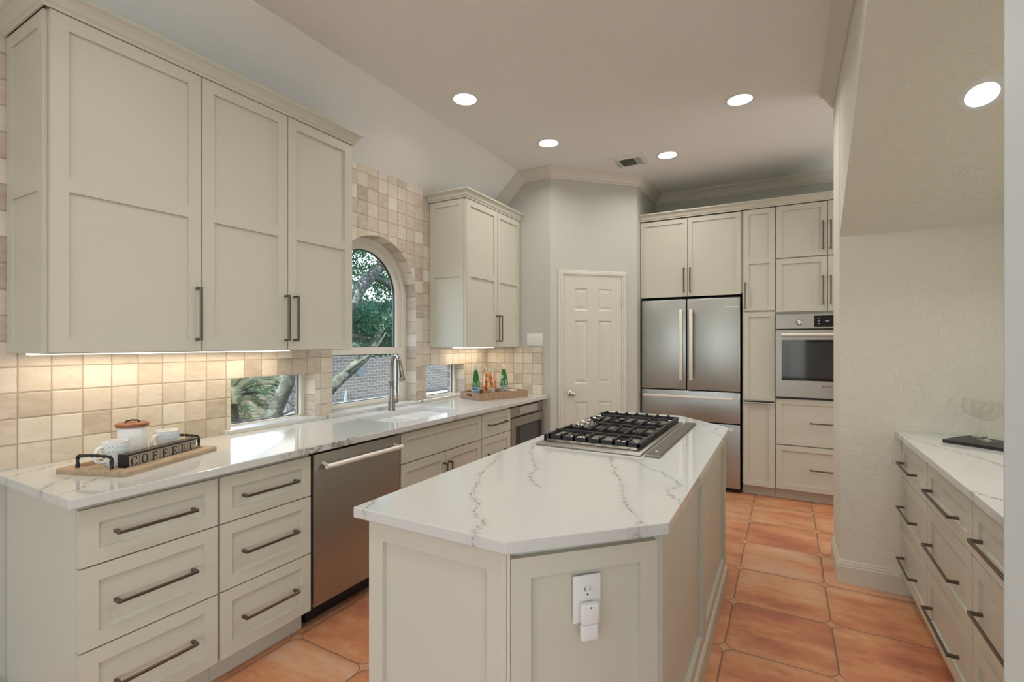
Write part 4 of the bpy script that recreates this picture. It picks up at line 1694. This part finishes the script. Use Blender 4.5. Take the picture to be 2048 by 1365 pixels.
mug('white relief mug at the near end of the coffee tray, handle to the left', tray_pt(.100, .150, .0085), 12)
mug('white relief mug at the far end of the coffee tray, right of the canister', tray_pt(.337, .150, .0085), 16)
t = thing('canister', 'white ceramic canister with a reddish wooden lid behind the mugs', 'canister', tray_pt(.226, .207, .0085), 0)
MB().lathe([(.046, 0), (.049, .003), (.050, .01), (.050, .128), (.047, .132), (0, .132)], seg=40).build('jar', PORC, t, 40)
e_ = MB()
for k in range(7):
    a = R(-78 + 7 * k)
    c0 = Vector((math.cos(a), math.sin(a), 0))
    e_.tube([c0 * .0503 + Vector((0, 0, .070 + .006 * math.sin(k * 2.1))), c0 * .0505 + Vector((0, 0, .076 + .007 * math.sin(k * 1.3)))], .0017, 8)
e_.build('relief', PORC, t, 60)
ld = MB().lathe([(.050, .1325), (.056, .134), (.0575, .139), (.0565, .145), (.052, .149), (0, .150)], seg=40).build('lid', ACACIA, t, 50)
MB().tube([(-.006, -.024, .150), (-.006, -.018, .157), (0, 0, .160), (.006, .018, .157), (.006, .024, .150)], .0032, 10).build('lid_handle', BLKWOOD, ld, 60)

# --- fruit and bottle tray
FA_ = math.degrees(math.atan2(.916, .402))
FB = (-2.235, 3.425, ZT)
t = thing('wooden_tray', 'striped bamboo serving tray in the far corner holding bottles and oranges', 'tray', FB, FA_)
FL, FW, FH = .52, .30, .062
b = MB()
b.box(.008, FL - .008, .008, FW - .008, .0005, .008)
b.box(0, FL, 0, .011, .0005, FH)
b.box(0, FL, FW - .011, FW, .0005, FH)
YZ2 = Matrix(((0, 0, 1, 0), (1, 0, 0, 0), (0, 1, 0, 0), (0, 0, 0, 1)))
for xa in (0, FL - .011):
    b.prism([(.0112, .0005), (FW - .0112, .0005), (FW - .0112, FH), (.0112, FH)], xa, xa + .011, YZ2,
            holes=[[(x, y) for x, y in rrect(.105, .195, .026, .046, .008, 3)]])
b.build('tray', BAMBOO, t)


def fpt(a, w, z=.0085):
    return tray_pt(a, w, z, FB, FA_)


def bottle(label, loc, rz):
    m_ = thing('water_bottle', label, 'bottle', loc, rz, 'green mineral water bottles')
    pr = [(.030, 0), (.0365, .004), (.0375, .012), (.0375, .105), (.0365, .125), (.032, .160), (.024, .200), (.0165, .232), (.0135, .246), (.0135, .262), (.0145, .264), (.0145, .270), (.012, .272), (0, .272)]
    MB().lathe(pr, seg=36).build('glass', GREENG, m_, 50)
    MB().lathe([(.0378, .018), (.0380, .019), (.0380, .098), (.0378, .099)], seg=36, caps=False).build('label', LABEL, m_, 50)
    n_ = MB()
    for k in range(12):
        a0, a1 = R(-130 + 8 * k), R(-130 + 8 * k + 6.5)
        for rr in (.0384,):
            n_._add([(rr * math.cos(a0), rr * math.sin(a0), .078), (rr * math.cos(a1), rr * math.sin(a1), .078), (rr * math.cos(a1), rr * math.sin(a1), .087), (rr * math.cos(a0), rr * math.sin(a0), .087)], [(0, 1, 2, 3)])
    n_.build('label_band', NAVY, m_)
    k_ = MB()
    M = Matrix.Rotation(R(-35), 4, 'Z') @ Matrix.Translation((0, -.0295, .172)) @ Matrix.Rotation(R(73), 4, 'X')
    k_.lathe([(.017, 0), (.017, .0022), (0, .0026)], seg=24, M=M)
    kk = k_.build('neck_label', NECKL, m_, 40)
    MB().lathe([(.0075, .0027), (.0075, .0032), (0, .0034)], seg=16, M=M).build('emblem', NAVY, kk)
    MB().lathe([(.0142, .238), (.0142, .262), (.0138, .263)], seg=24, caps=False).build('neck_band', NECKL, m_, 50)
    MB().lathe([(.0150, .262), (.0150, .283), (.0135, .286), (0, .287)], seg=24).build('cap', FOIL, m_, 40)
    return m_


bottle('green mineral water bottle with a blue label at the left of the bamboo tray', fpt(.062, .150), 0)
bottle('green mineral water bottle at the right of the bamboo tray, behind a glass', fpt(.365, .150), 25)

t = thing('glass_pitcher', 'clear glass pitcher full of oranges between the green bottles', 'pitcher', fpt(.215, .165), 0)
pc = MB()
pc.lathe([(.062, .0), (.066, .004), (.068, .02), (.066, .10), (.055, .19), (.051, .235), (.054, .255), (.0525, .2555), (.0493, .235), (.0532, .19), (.0642, .10), (.0660, .02), (.062, .006), (0, .006)], seg=40)
pc.build('vessel', THIN, t, 60)
pts = [(.036, .036, .235)]
for k in range(9):
    a = R(75 - 150 * k / 8)
    pts.append((.040 + .036 * math.cos(a), .040 + .036 * math.cos(a), .160 + .075 * math.sin(a)))
pts.append((.042, .042, .092))
MB().tube(pts, .0055, 12).build('handle', THIN, t, 60)
PO = Vector(fpt(.215, .165))
# oranges: offset along the view's right, toward the viewer, and height
rt = Vector((.872, .489, 0))
bk = Vector((-.489, .872, 0))
OR = [
    (-0.0314, -0.0189, 0.0337, 'orange at the lower left of the pitcher stack'),
    (0.0203, -0.0305, 0.0339, 'orange at the bottom middle of the pitcher, behind the glass'),
    (0.0295, 0.0217, 0.0337, 'orange at the back right of the pitcher bottom'),
    (-0.0203, 0.0304, 0.0497, 'orange at the back left of the pitcher bottom'),
    (-0.0328, -0.0041, 0.0903, 'orange against the left side of the pitcher, second from the bottom'),
    (0.0108, -0.034, 0.0859, 'orange low in the front middle of the pitcher'),
    (0.0336, 0.0138, 0.0859, 'orange against the right side of the pitcher, low'),
    (-0.0225, -0.0119, 0.143, 'orange in the left middle of the pitcher, under the top one'),
    (0.0292, -0.0134, 0.1312, 'orange in the right middle of the pitcher'),
    (-0.0138, -0.0132, 0.1994, 'topmost orange in the glass pitcher'),
    (0.0203, 0.0177, 0.1732, 'orange half hidden behind the right middle one in the pitcher')]
OPR = []
for (a, b, z, lab) in OR:
    rr = .0262
    p = PO + rt * a + bk * b + Vector((0, 0, z))
    if not OPR:
        o = thing('orange', lab, 'orange', p, random.uniform(0, 360), 'oranges in the pitcher')
        MB().sphere((0, 0, 0), rr, (1, 1, .95), 24, 16).build('fruit', ORANGE, o, 80)
        MB().lathe([(.0028, rr * .95 - .0015), (.0022, rr * .95 + .0006), (0, rr * .95 + .0008)], seg=10).build('stem_scar', plain('stem_green', (.14, .15, .05), .7), o)
        OPR.append(o)
    else:
        q = dup(OPR[0], p, random.uniform(0, 360), lab, 'oranges in the pitcher')
        q.rotation_euler = (random.uniform(-1, 1), random.uniform(-1, 1), random.uniform(0, 6))

t = thing('tumbler', 'patterned glass tumbler in front of the orange pitcher', 'glass', fpt(.165, .062), 0, 'patterned tumblers on the bamboo tray')
MB().lathe([(.026, 0), (.030, .004), (.034, .04), (.0365, .088), (.0345, .089), (.032, .042), (.028, .010), (0, .008)], seg=32).build('glass', PATGL, t, 50)
dup(t, fpt(.300, .066), 40, 'patterned glass tumbler in front of the right-hand green bottle', 'patterned tumblers on the bamboo tray')
o = MB().box(-.035, .035, -.045, .045, 0, .050, None, .006, 2).build('folded_napkin', plain('white_linen', (.80, .76, .68), .9))
tag(o, 'folded white napkin at the right end of the bamboo tray', 'napkin')
o.location = fpt(.462, .16)
o.rotation_euler = (0, 0, R(FA_))

# --- glasses on the black board in the nook
BD = (.668, 3.118, ZT)
BA = math.degrees(math.atan2(-.139, .19))
o = MB()
o.prism(rrect(0, .40, 0, .225, .012, 4), .0005, .0155)
o = o.build('serving_board', CHAL, None, 40)
o.location = BD
o.rotation_euler = (0, 0, R(BA))
tag(o, 'black slate serving board on the nook counter under two glasses', 'board')


def coupe(label, loc):
    g_ = thing('coupe_glass', label, 'glass', loc, 0, 'coupe glasses on the black board')
    MB().lathe([(.036, 0), (.036, .0015), (.012, .005), (.004, .009)], seg=36).build('foot', GLASS, g_, 60)
    MB().lathe([(.004, .0092), (.0034, .02), (.0034, .085), (.0055, .097)], seg=20).build('stem', GLASS, g_, 60)
    MB().lathe([(.003, .0975), (.022, .101), (.043, .115), (.055, .135), (.0578, .150), (.055, .172), (.0505, .190)], seg=40, caps=False).build('bowl', THIN, g_, 60)
    return g_


cg = coupe('clear coupe glass nearest the viewer on the black board', (.846, 3.163, ZT + .0158))
dup(cg, (.842, 3.288, ZT + .0158), 0, 'clear coupe glass behind the other one on the black board', 'coupe glasses on the black board')

# ================================================================== GARDEN
struct(MB().box(-30, -2.905, -12, 30, -.30, -.18).build('ground', SOIL))
o = MB().box(-9.65, -6.6, 7.3, 16, -.179, -.14).build('patio', CONC)
tag(o, 'pale sunlit concrete patio strip in front of the neighbouring brick wall', 'patio')

t = thing('brick_house', 'neighbouring brick house with a pale shingle roof seen through the sink windows', 'house', (-9.7, 7.05, -.18), 0)
MB().box(-5, 0, 0, 13, 0, 2.62).build('wall', BRICK, t)
MB().prism([(.45, 2.58), (.45, 2.66), (-5, 5.9), (-5, 5.6)], -13.4, .45, Matrix(((1, 0, 0, 0), (0, 0, -1, 0), (0, 1, 0, 0), (0, 0, 0, 1)))).build('roof', SHING, t)
MB().box(.44, .56, -.4, 13.3, 2.50, 2.62).build('gutter', plain('dark_gutter', (.06, .09, .085), .6), t)
MB().box(.0, .08, -.06, .03, .05, 2.5).build('downspout', PIPE, t)
MB().lathe([(.17, 0), (.17, .05), (0, .06)], seg=24, M=Matrix.Translation((.0, 2.12, .86)) @ Matrix.Rotation(R(90), 4, 'Y')).build('round_panel', GREYB, t)
t = thing('garden_ornament', 'small pale blue garden ornament outside the lower left corner of the arched window', 'ornament', (-4.3, 3.86, -.18), 0)
MB().tube([(0, 0, 0), (0, 0, .78)], .012, 8).build('stake', PIPE, t)
MB().lathe([(.0, .74), (.02, .80), (.028, .87), (.022, .95), (.010, 1.02), (0, 1.04)], seg=16, M=Matrix.Diagonal((.5, 1, 1, 1))).build('glass_leaf', ORNM, t, 60)


def limb(mb, pts, radii, seg=12):
    # smooth the polyline
    P = [Vector(p) for p in pts]
    out, rs = [], []
    for i in range(len(P) - 1):
        p0, p1, p2, p3 = P[max(i - 1, 0)], P[i], P[i + 1], P[min(i + 2, len(P) - 1)]
        for k in range(6):
            u = k / 6
            out.append(.5 * ((2 * p1) + (p2 - p0) * u + (2 * p0 - 5 * p1 + 4 * p2 - p3) * u * u + (3 * p1 - p0 - 3 * p2 + p3) * u ** 3))
            rs.append(radii[i] + (radii[i + 1] - radii[i]) * u)
    out.append(P[-1])
    rs.append(radii[-1])
    mb.tube(out, rs, seg)


def leaves(mb, blobs, rnd, size):
    for (c, rad, n) in blobs:
        c = Vector(c)
        for _ in range(n):
            d = Vector((rnd.gauss(0, 1), rnd.gauss(0, 1), rnd.gauss(0, 1))).normalized() * rnd.random() ** .45
            p = c + Vector((d.x * rad[0], d.y * rad[1], d.z * rad[2]))
            s = size * rnd.uniform(.6, 1.3)
            a = Vector((rnd.gauss(0, 1), rnd.gauss(0, 1), rnd.gauss(0, .8))).normalized()
            b = a.cross(Vector((rnd.gauss(0, 1), rnd.gauss(0, 1), rnd.gauss(0, 1)))).normalized()
            mid = a.cross(b) * s * .12
            mb._add([p - a * s, p + b * s * .42 + mid, p + a * s, p - b * s * .42 + mid], [(0, 1, 2), (0, 2, 3)])


rnd = random.Random(3)
t = thing('oak_tree', 'leaning mossy oak tree with spreading branches outside the sink window', 'tree', (-6.2, 4.1, -.18), 0)
B = Vector((-6.2, 4.1, -.18))


def rel(*pts):
    return [Vector(p) - B for p in pts]


mb = MB()
limb(mb, rel((-6.2, 4.1, -.2), (-6.1, 4.20, .35), (-5.95, 4.38, .95), (-5.9, 4.62, 1.6), (-5.8, 5.0, 2.3), (-6.0, 5.6, 3.6)), [.16, .10, .09, .09, .085, .07])
mb.build('trunk', BARK, t, 70)
for pts, rs in (([(-6.0, 4.30, .30), (-5.95, 4.85, .55), (-5.9, 5.10, .78), (-5.9, 5.42, .98), (-5.9, 5.75, 1.22), (-5.95, 6.05, 1.55), (-6.1, 6.7, 2.1)], [.10, .09, .085, .08, .075, .06, .04]),
                ([(-5.9, 4.9, 1.72), (-5.95, 5.4, 1.95), (-6.0, 5.75, 2.35), (-6.0, 6.2, 2.72), (-6.1, 6.8, 3.1)], [.11, .11, .10, .09, .06]),
                ([(-5.9, 5.25, .92), (-5.7, 5.38, 1.08), (-5.6, 5.60, 1.28), (-5.6, 5.85, 1.55)], [.03, .024, .018, .012]),
                ([(-5.95, 5.9, 2.5), (-6.0, 6.4, 2.35), (-6.1, 6.9, 2.1)], [.05, .04, .02]),
                ([(-5.9, 5.1, 1.55), (-6.0, 5.7, 1.48), (-6.1, 6.3, 1.40)], [.035, .03, .015])):
    mb = MB()
    limb(mb, rel(*pts), rs, 10)
    mb.build('branch', BARK, t, 70)
mb = MB()
BL = [((-6.6, 6.2, 3.55), (1.2, 1.5, .55), 2600), ((-6.9, 6.9, 2.65), (1.0, 1.3, .55), 1300), ((-6.4, 6.1, 1.72), (.8, 1.1, .34), 2200),
      ((-6.6, 6.9, 1.75), (.8, .8, .45), 1500), ((-6.3, 5.3, 3.3), (.9, .9, .7), 1200), ((-6.8, 7.7, 2.1), (.8, .7, .9), 1000), ((-7.2, 7.3, 1.30), (.4, .55, .22), 350),
      ((-6.8, 6.5, 5.0), (2.0, 2.6, .8), 1500)]
leaves(mb, [((Vector(c) - B), r_, int(n * 1.7)) for c, r_, n in BL], rnd, .046)
fo = mb.build('foliage', LEAF, t)
fo['kind'] = 'stuff'

# sago palm outside the left window
t = thing('sago_palm', 'dense sago palm with feathery fronds outside the left low window', 'palm', (-7.1, 4.15, -.18), 0)
MB().lathe([(.16, 0), (.18, .25), (.15, .68), (.06, .76)], seg=14).build('trunk', BARK, t, 60)
for k in range(38):
    az = k * 2.39996
    lift = .15 + 1.1 * (k / 38)
    ln = rnd.uniform(1.0, 1.35)
    d = Vector((math.cos(az), math.sin(az), 0))
    mb = MB()
    sp = []
    for j in range(19):
        u = j / 18
        sp.append(d * (ln * u * math.cos(lift * .55)) + Vector((0, 0, .70 + ln * (math.sin(lift) * u * 1.10 - .80 * u * u))))
    mb.tube(sp, [.010 * (1 - .8 * j / 18) for j in range(19)], 5)
    side = Vector((-d.y, d.x, 0))
    for j in range(2, 54):
        u = j / 54
        i0 = min(int(u * 18), 17)
        f_ = u * 18 - i0
        p = sp[i0].lerp(sp[i0 + 1], f_)
        tg = (sp[i0 + 1] - sp[i0]).normalized()
        L = .20 * math.sin(math.pi * (u * .86 + .10)) + .02
        for s_ in (-1, 1):
            tip = p + (side * s_ * .80 + tg * .55 + Vector((0, 0, .22))).normalized() * L
            wv = tg * .0085
            mb._add([p - wv, p + wv, tip], [(0, 1, 2)])
    mb.build('frond', FROND, t)
# shrub hiding the open garden behind the palm
t = thing('hedge_shrub', 'dark leafy shrub behind the sago palm in the garden', 'shrub', (-9.6, 5.0, -.18), 0)
mb = MB()
limb(mb, [(0, 0, 0), (.05, .05, .6), (0, .1, 1.2)], [.05, .04, .02], 8)
mb.build('stem', BARK, t)
mb = MB()
leaves(mb, [((0, 0, .9), (.8, 1.9, .9), 2600), ((-.3, -2.2, 1.0), (.8, 1.6, 1.0), 1600)], rnd, .06)
f_ = mb.build('foliage', LEAF, t)
f_['kind'] = 'stuff'
